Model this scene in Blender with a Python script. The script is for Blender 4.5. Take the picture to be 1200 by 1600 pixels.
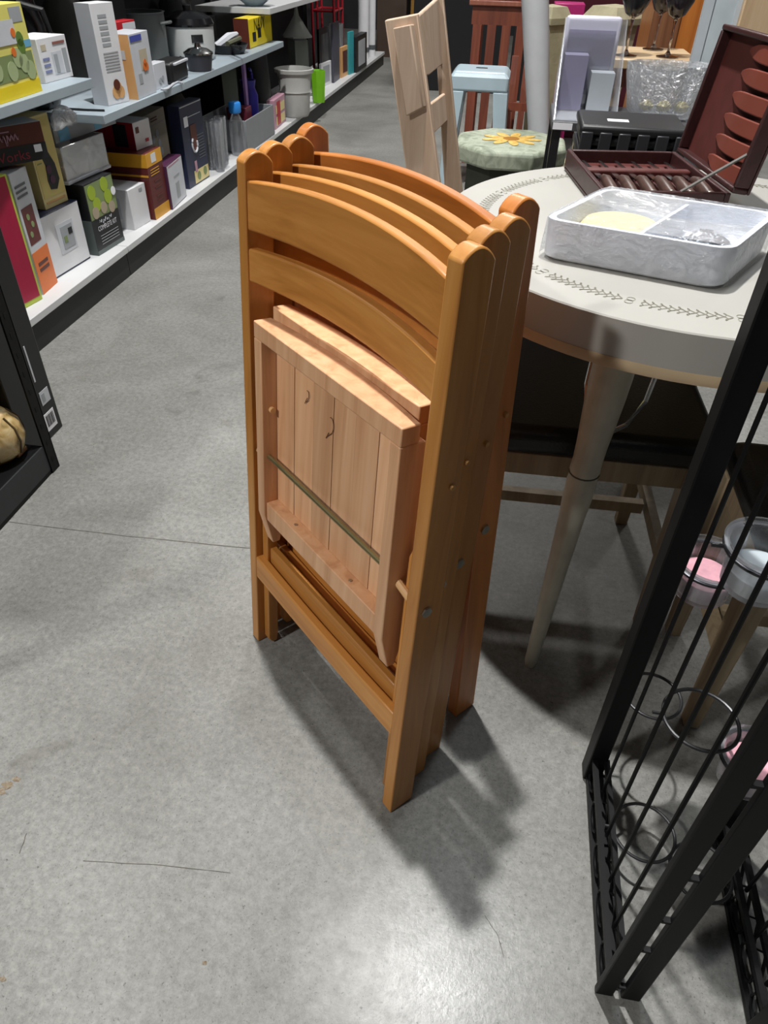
import bpy, math, random
from mathutils import Matrix, Vector
random.seed(7)
DEBUG = False
for o in list(bpy.data.objects): bpy.data.objects.remove(o, do_unlink=True)
scene = bpy.context.scene
col = scene.collection

# ------------------------------------------------------------------ camera
CAM_H = 1.14
F = 1106.4
RW = ((0.98589508, 0.12181281, -0.11477163),      # world = RW @ (right, down, forward)
      (0.1659432, -0.62228701, 0.76499786),
      (0.02176565, -0.7732532, -0.63372371))
cd = bpy.data.cameras.new('camera'); cam = bpy.data.objects.new('camera', cd); col.objects.link(cam)
cd.sensor_fit = 'HORIZONTAL'; cd.sensor_width = 36.0; cd.lens = 36.0 * F / 1200.0
cd.clip_start = 0.02; cd.clip_end = 100
cam.matrix_world = Matrix(((RW[0][0], -RW[0][1], -RW[0][2], 0), (RW[1][0], -RW[1][1], -RW[1][2], 0),
                           (RW[2][0], -RW[2][1], -RW[2][2], CAM_H), (0, 0, 0, 1)))
scene.camera = cam

# ------------------------------------------------------------------ world, lights, exposure
scene.view_settings.view_transform = 'Standard'; scene.view_settings.look = 'None'
scene.view_settings.gamma = 1.0; scene.view_settings.use_curve_mapping = False
scene.view_settings.exposure = 0.0
w = bpy.data.worlds.new('world'); scene.world = w; w.use_nodes = True
w.node_tree.nodes['Background'].inputs[0].default_value = (0.95, 0.97, 1.0, 1)
w.node_tree.nodes['Background'].inputs[1].default_value = 0.04
def lamp(loc, energy, size, color=(1, .985, .955), sy=None):
    d = bpy.data.lights.new('ceiling_lamp', 'AREA'); d.energy = energy; d.shape = 'RECTANGLE'
    d.size = size; d.size_y = sy or size; d.color = color
    o = bpy.data.objects.new('ceiling_lamp', d); col.objects.link(o); o.location = loc
    return o
lamp((-0.52, 1.93, 5.0), 285, 0.13)
lamp((-3.2, -1.8, 4.6), 225, 0.35)
lamp((0.34, 1.90, 5.0), 34, 0.22, (.86, .93, 1.0))
for loc, e in (((-0.4, 7.0, 5.0), 180), ((1.6, -3.6, 5.0), 10), ((3.4, 2.0, 5.0), 8), ((3.4, 7.0, 5.0), 70), ((-4.6, 4.4, 5.0), 36)):
    lamp(loc, e, 0.5)

# ------------------------------------------------------------------ pixel helpers (frame 1200 x 1600)
def ray(px, py):
    c = (px - 600.0, py - 800.0, F)
    return Vector([sum(RW[i][j] * c[j] for j in range(3)) for i in range(3)])
CAMP = Vector((0, 0, CAM_H))
def onz(px, py, z=0.0):
    d = ray(px, py); return CAMP + d * ((z - CAM_H) / d.z)
def onx(px, py, x):
    d = ray(px, py); return CAMP + d * (x / d.x)
def ony(px, py, y):
    d = ray(px, py); return CAMP + d * (y / d.y)
def onplane(px, py, p0, n):
    d = ray(px, py); return CAMP + d * ((p0 - CAMP).dot(n) / d.dot(n))

# ------------------------------------------------------------------ materials
def lin(c):
    if isinstance(c, str):
        c = [int(c[i:i + 2], 16) / 255 for i in (0, 2, 4)]
    return tuple(((x / 12.92) if x <= .04045 else ((x + .055) / 1.055) ** 2.4) for x in c) + (1.0,)
MATS = {}
def mat(name, color, rough=.5, metal=0.0, var=.12, scale=12.0, bump=0.0, trans=0.0, ior=1.45, alpha=1.0, coat=0.0, spec=.5, bscale=None):
    if name in MATS: return MATS[name]
    m = bpy.data.materials.new(name); m.use_nodes = True; nt = m.node_tree; b = nt.nodes['Principled BSDF']
    b.inputs['Roughness'].default_value = rough; b.inputs['Metallic'].default_value = metal
    b.inputs['Transmission Weight'].default_value = trans; b.inputs['IOR'].default_value = ior
    b.inputs['Alpha'].default_value = alpha; b.inputs['Coat Weight'].default_value = coat
    b.inputs['Specular IOR Level'].default_value = spec
    c = lin(color)
    tc = nt.nodes.new('ShaderNodeTexCoord')
    if var > 0:
        n = nt.nodes.new('ShaderNodeTexNoise'); n.inputs['Scale'].default_value = scale; n.inputs['Detail'].default_value = 5
        nt.links.new(tc.outputs['Object'], n.inputs['Vector'])
        r = nt.nodes.new('ShaderNodeValToRGB')
        r.color_ramp.elements[0].position = .3; r.color_ramp.elements[1].position = .7
        r.color_ramp.elements[0].color = tuple(x * (1 - var) for x in c[:3]) + (1,)
        r.color_ramp.elements[1].color = tuple(min(1, x * (1 + var)) for x in c[:3]) + (1,)
        nt.links.new(n.outputs[0], r.inputs[0]); nt.links.new(r.outputs[0], b.inputs['Base Color'])
    else:
        b.inputs['Base Color'].default_value = c
    if bump > 0:
        n2 = nt.nodes.new('ShaderNodeTexNoise'); n2.inputs['Scale'].default_value = bscale or scale * 6; n2.inputs['Detail'].default_value = 4
        nt.links.new(tc.outputs['Object'], n2.inputs['Vector'])
        bp = nt.nodes.new('ShaderNodeBump'); bp.inputs['Strength'].default_value = bump; bp.inputs['Distance'].default_value = .004
        nt.links.new(n2.outputs[0], bp.inputs['Height']); nt.links.new(bp.outputs[0], b.inputs['Normal'])
    MATS[name] = m; return m

def wood(name, c0, c1, c2, grain=(34, 34, 2.2), rough=.42, coat=.15):
    if name in MATS: return MATS[name]
    m = bpy.data.materials.new(name); m.use_nodes = True; nt = m.node_tree; N = nt.nodes; L = nt.links; b = N['Principled BSDF']
    tc = N.new('ShaderNodeTexCoord'); oi = N.new('ShaderNodeObjectInfo')
    mp = N.new('ShaderNodeMapping'); mp.inputs['Scale'].default_value = grain
    off = N.new('ShaderNodeVectorMath'); off.operation = 'ADD'
    sc = N.new('ShaderNodeVectorMath'); sc.operation = 'SCALE'; sc.inputs['Scale'].default_value = 9.0
    cb = N.new('ShaderNodeCombineXYZ'); L.new(oi.outputs['Random'], cb.inputs[0]); L.new(oi.outputs['Random'], cb.inputs[1]); L.new(oi.outputs['Random'], cb.inputs[2])
    L.new(cb.outputs[0], sc.inputs[0]); L.new(tc.outputs['Object'], mp.inputs['Vector']); L.new(mp.outputs[0], off.inputs[0]); L.new(sc.outputs[0], off.inputs[1])
    n = N.new('ShaderNodeTexNoise'); n.inputs['Scale'].default_value = 1.0; n.inputs['Detail'].default_value = 6; n.inputs['Roughness'].default_value = .6; n.inputs['Distortion'].default_value = .6
    L.new(off.outputs[0], n.inputs['Vector'])
    r = N.new('ShaderNodeValToRGB'); e = r.color_ramp.elements
    e[0].position = .25; e[0].color = lin(c0); e[1].position = .75; e[1].color = lin(c2)
    k = e.new(.5); k.color = lin(c1)
    L.new(n.outputs[0], r.inputs[0])
    # piece to piece tone and the piece's own tint (object colour)
    hv = N.new('ShaderNodeHueSaturation'); ml = N.new('ShaderNodeMath'); ml.operation = 'MULTIPLY_ADD'
    ml.inputs[1].default_value = .28; ml.inputs[2].default_value = .86
    L.new(oi.outputs['Random'], ml.inputs[0]); L.new(ml.outputs[0], hv.inputs['Value']); L.new(r.outputs[0], hv.inputs['Color'])
    mx = N.new('ShaderNodeMixRGB'); mx.blend_type = 'MULTIPLY'; mx.inputs[0].default_value = 1
    L.new(hv.outputs[0], mx.inputs[1]); L.new(oi.outputs['Color'], mx.inputs[2]); L.new(mx.outputs[0], b.inputs['Base Color'])
    b.inputs['Roughness'].default_value = rough; b.inputs['Coat Weight'].default_value = coat; b.inputs['Coat Roughness'].default_value = .25
    bp = N.new('ShaderNodeBump'); bp.inputs['Strength'].default_value = .06; bp.inputs['Distance'].default_value = .003
    L.new(n.outputs[0], bp.inputs['Height']); L.new(bp.outputs[0], b.inputs['Normal'])
    MATS[name] = m; return m

def concrete():
    m = bpy.data.materials.new('concrete'); m.use_nodes = True; nt = m.node_tree; N = nt.nodes; L = nt.links; b = N['Principled BSDF']
    tc = N.new('ShaderNodeTexCoord')
    def noise(s, d=6, r=.6, dist=0):
        n = N.new('ShaderNodeTexNoise'); n.inputs['Scale'].default_value = s; n.inputs['Detail'].default_value = d
        n.inputs['Roughness'].default_value = r; n.inputs['Distortion'].default_value = dist
        L.new(tc.outputs['Object'], n.inputs['Vector']); return n
    def ramp(n, p0, c0, p1, c1):
        r = N.new('ShaderNodeValToRGB'); r.color_ramp.elements[0].position = p0; r.color_ramp.elements[1].position = p1
        r.color_ramp.elements[0].color = lin(c0); r.color_ramp.elements[1].color = lin(c1); L.new(n.outputs[0], r.inputs[0]); return r
    a = ramp(noise(2.2, 8, .62, .4), .3, '7a7974', .72, 'a2a29e')
    f = ramp(noise(75, 9, .85), .32, '8c8c8a', .68, 'ffffff')
    sp = ramp(noise(230, 4, .7, .6), .31, '2e2c2a', .40, 'ffffff')
    st = ramp(noise(5.5, 4, .5, 1.5), .26, '8d8578', .36, 'ffffff')
    x = a
    for k, fac in ((f, .8), (sp, .7), (st, .35)):
        mx = N.new('ShaderNodeMixRGB'); mx.blend_type = 'MULTIPLY'; mx.inputs[0].default_value = fac
        L.new(x.outputs[0], mx.inputs[1]); L.new(k.outputs[0], mx.inputs[2]); x = mx
    L.new(x.outputs[0], b.inputs['Base Color'])
    # slab is worn dull, with one polished (sealed) patch
    rr = N.new('ShaderNodeMapRange'); rr.inputs['To Min'].default_value = .44; rr.inputs['To Max'].default_value = .62
    L.new(noise(30, 5).outputs[0], rr.inputs['Value'])
    ds = N.new('ShaderNodeVectorMath'); ds.operation = 'DISTANCE'; ds.inputs[1].default_value = (.06, .36, 0); L.new(tc.outputs['Object'], ds.inputs[0])
    mk = N.new('ShaderNodeMapRange'); mk.inputs['From Min'].default_value = .02; mk.inputs['From Max'].default_value = .26; mk.inputs['To Min'].default_value = 1; mk.inputs['To Max'].default_value = 0
    L.new(ds.outputs['Value'], mk.inputs['Value'])
    ml = N.new('ShaderNodeMath'); ml.operation = 'MULTIPLY_ADD'; ml.inputs[1].default_value = -.25; L.new(mk.outputs[0], ml.inputs[0]); L.new(rr.outputs[0], ml.inputs[2])
    L.new(ml.outputs[0], b.inputs['Roughness'])
    bp = N.new('ShaderNodeBump'); bp.inputs['Strength'].default_value = .22; bp.inputs['Distance'].default_value = .002
    L.new(noise(120, 5, .7).outputs[0], bp.inputs['Height']); L.new(bp.outputs[0], b.inputs['Normal'])
    MATS['concrete'] = m; return m

def mottled(name, cols, scale, rough=.4, bump=.3):
    m = bpy.data.materials.new(name); m.use_nodes = True; nt = m.node_tree; N = nt.nodes; L = nt.links; b = N['Principled BSDF']
    tc = N.new('ShaderNodeTexCoord'); n = N.new('ShaderNodeTexNoise'); n.inputs['Scale'].default_value = scale; n.inputs['Detail'].default_value = 6
    n.inputs['Distortion'].default_value = .8
    L.new(tc.outputs['Object'], n.inputs['Vector']); r = N.new('ShaderNodeValToRGB'); e = r.color_ramp.elements
    e[0].position = .28; e[0].color = lin(cols[0]); e[1].position = .74; e[1].color = lin(cols[-1])
    for i, c in enumerate(cols[1:-1]):
        k = e.new(.28 + .46 * (i + 1) / (len(cols) - 1)); k.color = lin(c)
    L.new(n.outputs[0], r.inputs[0]); L.new(r.outputs[0], b.inputs['Base Color']); b.inputs['Roughness'].default_value = rough
    bp = N.new('ShaderNodeBump'); bp.inputs['Strength'].default_value = bump; bp.inputs['Distance'].default_value = .004
    L.new(n.outputs[0], bp.inputs['Height']); L.new(bp.outputs[0], b.inputs['Normal'])
    MATS[name] = m; return m

def film_material(name='wrinkled_film', bscale=22, bump=.5, base=.07, gain=.35, tint=(.97, .98, 1, 1)):
    m = bpy.data.materials.new(name); m.use_nodes = True; nt = m.node_tree; N = nt.nodes; L = nt.links; N.remove(N['Principled BSDF'])
    g = N.new('ShaderNodeBsdfGlossy'); g.inputs['Roughness'].default_value = .18; g.inputs['Color'].default_value = (1, 1, 1, 1)
    df = N.new('ShaderNodeBsdfDiffuse'); df.inputs[0].default_value = (.8, .82, .85, 1)
    gd_ = N.new('ShaderNodeMixShader'); gd_.inputs[0].default_value = .35; L.new(g.outputs[0], gd_.inputs[1]); L.new(df.outputs[0], gd_.inputs[2])
    tr_ = N.new('ShaderNodeBsdfTransparent'); tr_.inputs[0].default_value = tint; mx = N.new('ShaderNodeMixShader')
    tc = N.new('ShaderNodeTexCoord'); n = N.new('ShaderNodeTexNoise'); n.inputs['Scale'].default_value = bscale; n.inputs['Detail'].default_value = 5; n.inputs['Distortion'].default_value = 1.5
    L.new(tc.outputs['Object'], n.inputs['Vector']); b = N.new('ShaderNodeBump'); b.inputs['Strength'].default_value = bump; b.inputs['Distance'].default_value = .015
    L.new(n.outputs[0], b.inputs['Height']); L.new(b.outputs[0], g.inputs['Normal'])
    fr = N.new('ShaderNodeFresnel'); fr.inputs['IOR'].default_value = 1.4; L.new(b.outputs[0], fr.inputs['Normal'])
    ad_ = N.new('ShaderNodeMath'); ad_.operation = 'MULTIPLY_ADD'; ad_.inputs[1].default_value = gain; ad_.inputs[2].default_value = base; L.new(fr.outputs[0], ad_.inputs[0])
    L.new(ad_.outputs[0], mx.inputs[0]); L.new(tr_.outputs[0], mx.inputs[1]); L.new(gd_.outputs[0], mx.inputs[2]); L.new(mx.outputs[0], N['Material Output'].inputs[0])
    MATS[name] = m; return m

# ------------------------------------------------------------------ mesh builder
class MB:
    def __init__(s): s.v = []; s.f = []
    def add(s, pts, faces):
        k = len(s.v); s.v += [tuple(p) for p in pts]; s.f += [tuple(i + k for i in f) for f in faces]; return s
    def hexa(s, p):                    # p[0..3] bottom loop, p[4..7] top loop
        return s.add(p, [(3, 2, 1, 0), (4, 5, 6, 7), (0, 1, 5, 4), (1, 2, 6, 5), (2, 3, 7, 6), (3, 0, 4, 7)])
    def box(s, x0, x1, y0, y1, z0, z1):
        return s.hexa([(x0, y0, z0), (x1, y0, z0), (x1, y1, z0), (x0, y1, z0), (x0, y0, z1), (x1, y0, z1), (x1, y1, z1), (x0, y1, z1)])
    def prism(s, lo, hi):
        n = len(lo); return s.add(list(lo) + list(hi), [tuple(reversed(range(n))), tuple(range(n, 2 * n))] + [(i, (i + 1) % n, n + (i + 1) % n, n + i) for i in range(n)])
    def loft(s, rings, closed=True, caps=True):
        n = len(rings[0]); pts = [p for r in rings for p in r]; fs = []
        for i in range(len(rings) - 1):
            for j in range(n if closed else n - 1):
                a = i * n + j; b_ = i * n + (j + 1) % n; fs.append((a, b_, b_ + n, a + n))
        if caps and closed:
            fs.append(tuple(reversed(range(n)))); fs.append(tuple(range((len(rings) - 1) * n, len(rings) * n)))
        return s.add(pts, fs)
    def tube(s, pts, r, seg=8, closed=False):
        pts = [Vector(p) for p in pts]; rings = []; n = len(pts)
        for i, p in enumerate(pts):
            if closed: t = pts[(i + 1) % n] - pts[i - 1]
            else: t = pts[min(i + 1, n - 1)] - pts[max(i - 1, 0)]
            t.normalize(); a = Vector((0, 0, 1)) if abs(t.z) < .9 else Vector((1, 0, 0))
            u = t.cross(a).normalized(); v = t.cross(u); rr = r[i] if isinstance(r, (list, tuple)) else r
            rings.append([p + (u * math.cos(2 * math.pi * k / seg) + v * math.sin(2 * math.pi * k / seg)) * rr for k in range(seg)])
        if closed: rings.append(rings[0]); return s.loft(rings, caps=False)
        return s.loft(rings)
    def lathe(s, prof, c=(0, 0, 0), seg=24, M=None, caps=True):
        rings = []
        for r, z in prof:
            ring = [Vector((r * math.cos(2 * math.pi * k / seg), r * math.sin(2 * math.pi * k / seg), z)) for k in range(seg)]
            if M is not None: ring = [M @ p for p in ring]
            rings.append([p + Vector(c) for p in ring])
        return s.loft(rings, caps=caps)
    def build(s, name, m, parent=None, bevel=0.0, smooth=None, kind=None, seg=2):
        me = bpy.data.meshes.new(name); me.from_pydata(s.v, [], s.f); me.update()
        import bmesh
        bm = bmesh.new(); bm.from_mesh(me); bmesh.ops.recalc_face_normals(bm, faces=bm.faces); bm.to_mesh(me); bm.free()
        if m is not None: me.materials.append(m)
        for p in me.polygons: p.use_smooth = True
        me.set_sharp_from_angle(angle=math.radians(smooth or 35))
        o = bpy.data.objects.new(name, me); col.objects.link(o)
        if parent is not None:
            o.parent = parent
        if bevel > 0:
            b = o.modifiers.new('bevel', 'BEVEL'); b.width = bevel; b.segments = seg; b.limit_method = 'ANGLE'; b.angle_limit = math.radians(40)
        if kind: o['kind'] = kind
        return o

def tag(o, label, cat, group=None, kind=None):
    o['label'] = label; o['category'] = cat
    if group: o['group'] = group
    if kind: o['kind'] = kind
    return o
def thing(name, label, cat, loc=(0, 0, 0), rotz=0.0, group=None):
    loc = Vector(loc)
    if loc.z > .05: loc = loc + Vector((0, 0, .0008))
    o = bpy.data.objects.new(name, None); col.objects.link(o); o.location = loc; o.rotation_euler = (0, 0, rotz); o.empty_display_size = .05
    return tag(o, label, cat, group)
def struct(o):
    o['kind'] = 'structure'; return o
def Bx(*a): return MB().box(*a)
def textmesh(s, size):
    cu = bpy.data.curves.new('txt', 'FONT'); cu.body = s; cu.size = size; cu.align_x = 'CENTER'; cu.align_y = 'CENTER'; cu.resolution_u = 2
    t = bpy.data.objects.new('txt', cu); col.objects.link(t)
    dg = bpy.context.evaluated_depsgraph_get(); me = bpy.data.meshes.new_from_object(t.evaluated_get(dg))
    bpy.data.objects.remove(t, do_unlink=True); bpy.data.curves.remove(cu); return me
def text_front(parent, s, x, z, size, m, face='front', turn=0.0, sx=1.0, name='lettering', off=.0022):
    me = textmesh(s, size)
    for v in me.vertices:
        a, b_ = v.co.x * sx, v.co.y
        a, b_ = a * math.cos(turn) - b_ * math.sin(turn), a * math.sin(turn) + b_ * math.cos(turn)
        v.co = (x + a, -off, z + b_) if face == 'front' else (-off, x - a, z + b_)
    me.materials.clear(); me.materials.append(m)
    o = bpy.data.objects.new(name, me); col.objects.link(o); o.parent = parent; return o

WHITE = mat('white_card', 'd9d9dc', .45, var=.04)
BLACKP = mat('black_plastic', '1b1b1d', .42, var=.1)
BLACKM = mat('black_painted_steel', '08080a', .5, var=.12, scale=20, spec=.25)
STICKER = mat('sticker_white', 'e9e9ee', .5, var=.03)
INK = mat('black_ink', '222226', .6, var=0)
CHROME = mat('chrome', 'c8c8c8', .18, 1.0, var=0)
STEEL = mat('zinc_steel', 'b3b0a8', .3, 1.0, var=.1, scale=200)

# ------------------------------------------------------------------ the setting
floor = struct(Bx(-6, 7, -5, 14, -.1, 0).build('floor', concrete()))
DARKW = mat('dark_wall_paint', '26262a', .8, var=.15, scale=2)
struct(Bx(-6, 7, 12.6, 12.8, 0, 5.5).build('wall_back', DARKW))
struct(Bx(6.8, 7, -5, 12.6, 0, 5.5).build('wall_right', DARKW))
struct(Bx(-6, -5.8, -5, 12.6, 0, 5.5).build('wall_left', DARKW))
# saw-cut joint and hairline cracks in the slab
JOINT = mat('joint_dirt', '5e5b55', .9, var=.3, scale=60)
def crack(pix, wd, name):
    m = MB(); P = []
    for (a, b), (c, d) in zip(pix[:-1], pix[1:]):
        for k in range(6):
            t = k / 6; P.append(onz(a + (c - a) * t, b + (d - b) * t))
    P.append(onz(*pix[-1])); R_ = []
    rnd = random.Random(3)
    for i, p in enumerate(P):
        t = (P[min(i + 1, len(P) - 1)] - P[max(0, i - 1)]).normalized(); n = Vector((-t.y, t.x, 0))
        q = p + n * rnd.uniform(-1, 1) * wd * .8
        ww = wd * rnd.uniform(.5, 1.1); R_.append([q + n * ww + Vector((0, 0, .0006)), q - n * ww + Vector((0, 0, .0006))])
    m.loft(R_, closed=False)
    return m.build(name, JOINT, floor)
crack([(-60, 806), (30, 818), (200, 838), (400, 858), (470, 868)], .0013, 'floor_joint')
crack([(130, 1345), (250, 1352), (360, 1364)], .0006, 'floor_crack')
crack([(757, 1430), (778, 1462), (787, 1496)], .0005, 'floor_crack')
crack([(30, 1334), (42, 1302)], .0008, 'floor_crack')

STAIN = mottled('rust_stain', ('5c4a38', '7c6f5c', '8d877a'), 160, .8, .2)
rnd = random.Random(9)
for px, py, r in ((12, 1226, .012), (26, 1218, .009), (2, 1236, .010), (4, 1530, .006), (320, 1505, .005)):
    c = onz(px, py) + Vector((0, 0, .0005))
    P = [c + Vector((r * rnd.uniform(.5, 1.2) * math.cos(k * math.pi / 6), r * .7 * rnd.uniform(.5, 1.2) * math.sin(k * math.pi / 6), 0)) for k in range(12)]
    MB().add(P, [tuple(range(12))]).build('floor_stain', STAIN, floor)

# ------------------------------------------------------------------ stack of folded wooden chairs
CW = wood('honey_wood', 'a3682b', 'be813d', 'cf9550')
CWH = wood('honey_wood_rail', 'a3682b', 'be813d', 'cf9550', grain=(2.2, 34, 34))
SW = wood('seat_wood', 'c28c64', 'dcaa80', 'e8bc94', grain=(40, 40, 1.6), rough=.5, coat=.05)
W_ = .478; LS = -.0539
def sh(a, b, v): return (a + LS * v, b, v)
def cbox(a0, a1, b0, b1, v0, v1): return MB().hexa([sh(a0, b0, v0), sh(a1, b0, v0), sh(a1, b1, v0), sh(a0, b1, v0), sh(a0, b0, v1), sh(a1, b0, v1), sh(a1, b1, v1), sh(a0, b1, v1)])
def cprofile(pts, a0, a1):            # (b, v) outline extruded along a
    return MB().prism([sh(a0, b, v) for b, v in pts], [sh(a1, b, v) for b, v in pts])
def bowed(a0, a1, b0, th, z0, z1, bow, arch, n=14, bowfront=True):
    m = MB(); rings = []
    for i in range(n + 1):
        t = i / n; a = a0 + (a1 - a0) * t; k = 1 - (2 * t - 1) ** 2
        f = b0 + (bow * k if bowfront else 0); bk = b0 + th + bow * k
        rings.append([sh(a, f, z0 + arch * .35 * k), sh(a, bk, z0 + arch * .35 * k), sh(a, bk, z1 + arch * k), sh(a, f, z1 + arch * k)])
    return m.loft(rings)
CHAIR_LABELS = ['honey wooden folding chair at the front of the stack, its seat underside showing',
                'second folding chair from the front of the stack, close behind the front one',
                'third folding chair from the front, just before the redder rearmost chair',
                'redder rearmost folding chair of the stack, standing apart with its leg nearest the round table']
def make_chair():
    root = thing('folding_chair', CHAIR_LABELS[0], 'folding chair', group='stack of folded wooden chairs')
    D = .046
    for a0 in (0, W_ - .024):
        top = [(D - D * k / 10, .895 + .014 * math.sin(math.pi * k / 10) ** .8) for k in range(11)]
        cprofile([(0, 0), (D, .0055)] + top, a0, a0 + .024).build('post', CW, root, bevel=.0022)
    bowed(.020, W_ - .020, .003, .017, .806, .872, .022, .016).build('crest_rail', CWH, root, bevel=.003)
    bowed(.020, W_ - .020, .003, .017, .733, .781, .022, .010).build('back_rail', CWH, root, bevel=.003)
    bowed(.022, W_ - .022, .001, .017, .170, .219, .0, -.006).build('stretcher', CWH, root, bevel=.003)
    for a0 in (.026, W_ - .026 - .018):
        cprofile([(.014, .018), (.022, .006), (.034, .006), (.036, .03), (.036, .50), (.025, .52), (.014, .50)], a0, a0 + .018).build('rear_leg', CW, root, bevel=.0022)
    bowed(.044, W_ - .044, .020, .014, .196, .246, 0, 0).build('rear_stretcher', CWH, root, bevel=.0025)
    # seat, folded up flat: frame and slats
    s0, s1 = .060, .424
    f = MB()
    for a in (s0, s1 - .021):
        q = cprofile([(-.011, .352), (.006, .288), (.020, .288), (.030, .33), (.030, .664), (-.011, .664)], a, a + .021); f.add(q.v, q.f)
    q = bowed(s0, s1, -.011, .030, .664, .690, .014, 0, bowfront=False); f.add(q.v, q.f)
    q = cbox(s0 + .021, s1 - .021, -.006, .030, .342, .378); f.add(q.v, q.f)
    seat = f.build('seat', SW, root, bevel=.0018)
    n = 6; x0 = s0 + .0215; wd = (s1 - s0 - .043) / n
    for i in range(n):
        cbox(x0 + i * wd + .0005, x0 + (i + 1) * wd - .0005, .016 + .0006 * (i % 2), .029, .3785, .6638).build('seat_slat', SW, seat)
    MB().tube([sh(s0 + .018, .001, .466), sh(s1 - .018, .001, .466)], .0042, 10).build('support_rod', mat('aged_brass', 'a59a70', .35, .8, var=.1), seat)
    MB().tube([sh(s0 + .0205, .006, .55), sh(s0 + .027, .006, .55)], .0052, 10).build('peg', mat('pale_peg', 'e0b27c', .5), seat)
    for a in (s0 + .1, s0 + .26):
        MB().tube([sh(a, .005, .3775), sh(a, .005, .3795)], .003, 8).build('screw', STEEL, seat)
    MB().tube([sh(s1 - .002, .010, .45), sh(W_ - .022, .010, .44)], .0062, 10).build('dowel', mat('pale_peg', 'e0b27c', .5), root)
    MB().tube([sh(s0 - .030, .010, .45), sh(s0 + .002, .010, .45)], .0062, 10).build('dowel', mat('pale_peg', 'e0b27c', .5), root)
    for sx, a in ((1, W_), (-1, 0)):
        MB().tube([sh(a - sx * .001, .017, .436), sh(a + sx * .003, .017, .436)], .0085, 6).build('bolt', STEEL, root)
        MB().tube([sh(a - sx * .001, .030, .629), sh(a + sx * .004, .030, .629)], [.0048, .0036], 10).build('pin', mat('brass_pin', 'b98f5a', .35, .7, var=.1), root)
    return root
def copy_tree(o, parent=None):
    c = o.copy(); col.objects.link(c)
    if parent is not None: c.parent = parent
    for ch in list(o.children): copy_tree(ch, c)
    return c
O0 = Vector((-.4084, .9255, 0)); YAW = -.7668
U = Vector((math.cos(YAW), math.sin(YAW), 0)); NB = Vector((-math.sin(YAW), math.cos(YAW), 0))
proto = make_chair()
LEAN = [(0.0, 0.0, .107), (-.028, .0505, .105), (-.046, .101, .103), (-.078, .212, .030)]
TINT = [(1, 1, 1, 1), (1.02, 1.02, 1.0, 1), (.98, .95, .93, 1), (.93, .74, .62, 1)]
for i, (du, dn, lb) in enumerate(LEAN):
    c = proto if i == 0 else copy_tree(proto)
    c['label'] = CHAIR_LABELS[i]
    c.rotation_mode = 'XYZ'; c.rotation_euler = (-math.atan(lb), 0, YAW)
    c.location = O0 + U * du + NB * dn + Vector((0, 0, .0004))
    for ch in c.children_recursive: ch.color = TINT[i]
# scribbled marks on the front chair's seat slats
def scribble(parent, a, v, s, turns, name):
    P = [sh(a + s * .5 * math.sin(t * .9), .0148, v + s * math.cos(t * .63) + .1 * s * math.sin(t * 2)) for t in [k * .35 for k in range(turns)]]
    MB().tube(P, .0006, 5).build(name, mat('pencil', '6a4428', .8, var=0), parent)
seat0 = [o for o in proto.children if o.name.startswith('seat')][0]
scribble(seat0, .172, .610, .011, 22, 'pencil_mark'); scribble(seat0, .235, .590, .018, 20, 'pencil_mark')

# ------------------------------------------------------------------ round table
TC = Vector((.345, 1.375, 0)); TR = .455
CREAM = mat('cream_laminate', 'aeaca6', .35, var=.05, scale=4)
t = thing('round_table', 'round cream dining table with a printed scroll border and tapered painted legs', 'table', TC)
def ring_prof(r0, z0, z1): return [(r0, z0), (r0, z1)]
MB().lathe([(TR - .03, .684), (TR, .684), (TR, .738), (TR - .002, .740), (.001, .740)], seg=96).build('table_top', CREAM, t)
MB().lathe([(TR - .05, .668), (TR + .002, .668), (TR + .004, .676), (TR + .001, .684), (TR - .05, .684)], seg=96).build('edge_band', mat('tan_edge', 'c2ab8a', .5), t)
m = MB()                                           # printed scroll border
for ph in (0, math.pi):
    for part in range(16):
        R_ = []
        for k in range(97):
            th = (part + .06 + .82 * k / 96) * 2 * math.pi / 16; q = 5 * 2 * math.pi * k / 96 + ph
            r = .385 + .0115 * math.sin(q) * (1 if k % 97 < 97 else 0); th2 = th + .012 * math.sin(2 * q + .6)
            R_.append([((r - .0014) * math.cos(th2), (r - .0014) * math.sin(th2), .7404 + .0002 * (ph > 0)), ((r + .0014) * math.cos(th2), (r + .0014) * math.sin(th2), .7404 + .0002 * (ph > 0))])
        m.loft(R_, closed=False)
for part in range(16):
    th = (part + .97) * 2 * math.pi / 16
    for q in range(2):
        R_ = []
        for k in range(17):
            g = k / 16 * 2 * math.pi; rr = .006
            cx, cy = .385 + (q - .5) * .011 + rr * math.cos(g), rr * math.sin(g)
            for_ = [(1, 0)]
            R_.append([((cx - .001) * math.cos(th) - cy * math.sin(th), (cx - .001) * math.sin(th) + cy * math.cos(th), .7405), ((cx + .001) * math.cos(th) - cy * math.sin(th), (cx + .001) * math.sin(th) + cy * math.cos(th), .7405)])
        m.loft(R_, closed=False)
m.build('printed_border', mat('border_print', '7f7c6e', .5, var=0), t)
LEGM = mat('painted_leg', 'bdbbab', .4, var=.1, scale=30)
foot = Vector((.164, .953, 0)) - TC
ang0 = math.atan2(foot.y, foot.x); rf = Vector((foot.x, foot.y)).length
prof = [(.010, .0), (.0125, .012), (.015, .10), (.019, .25), (.0225, .36), (.025, .40), (.0255, .43), (.0235, .445), (.0255, .452), (.0245, .47), (.0255, .50), (.0285, .54), (.031, .58), (.0325, .62), (.033, .668)]
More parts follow.
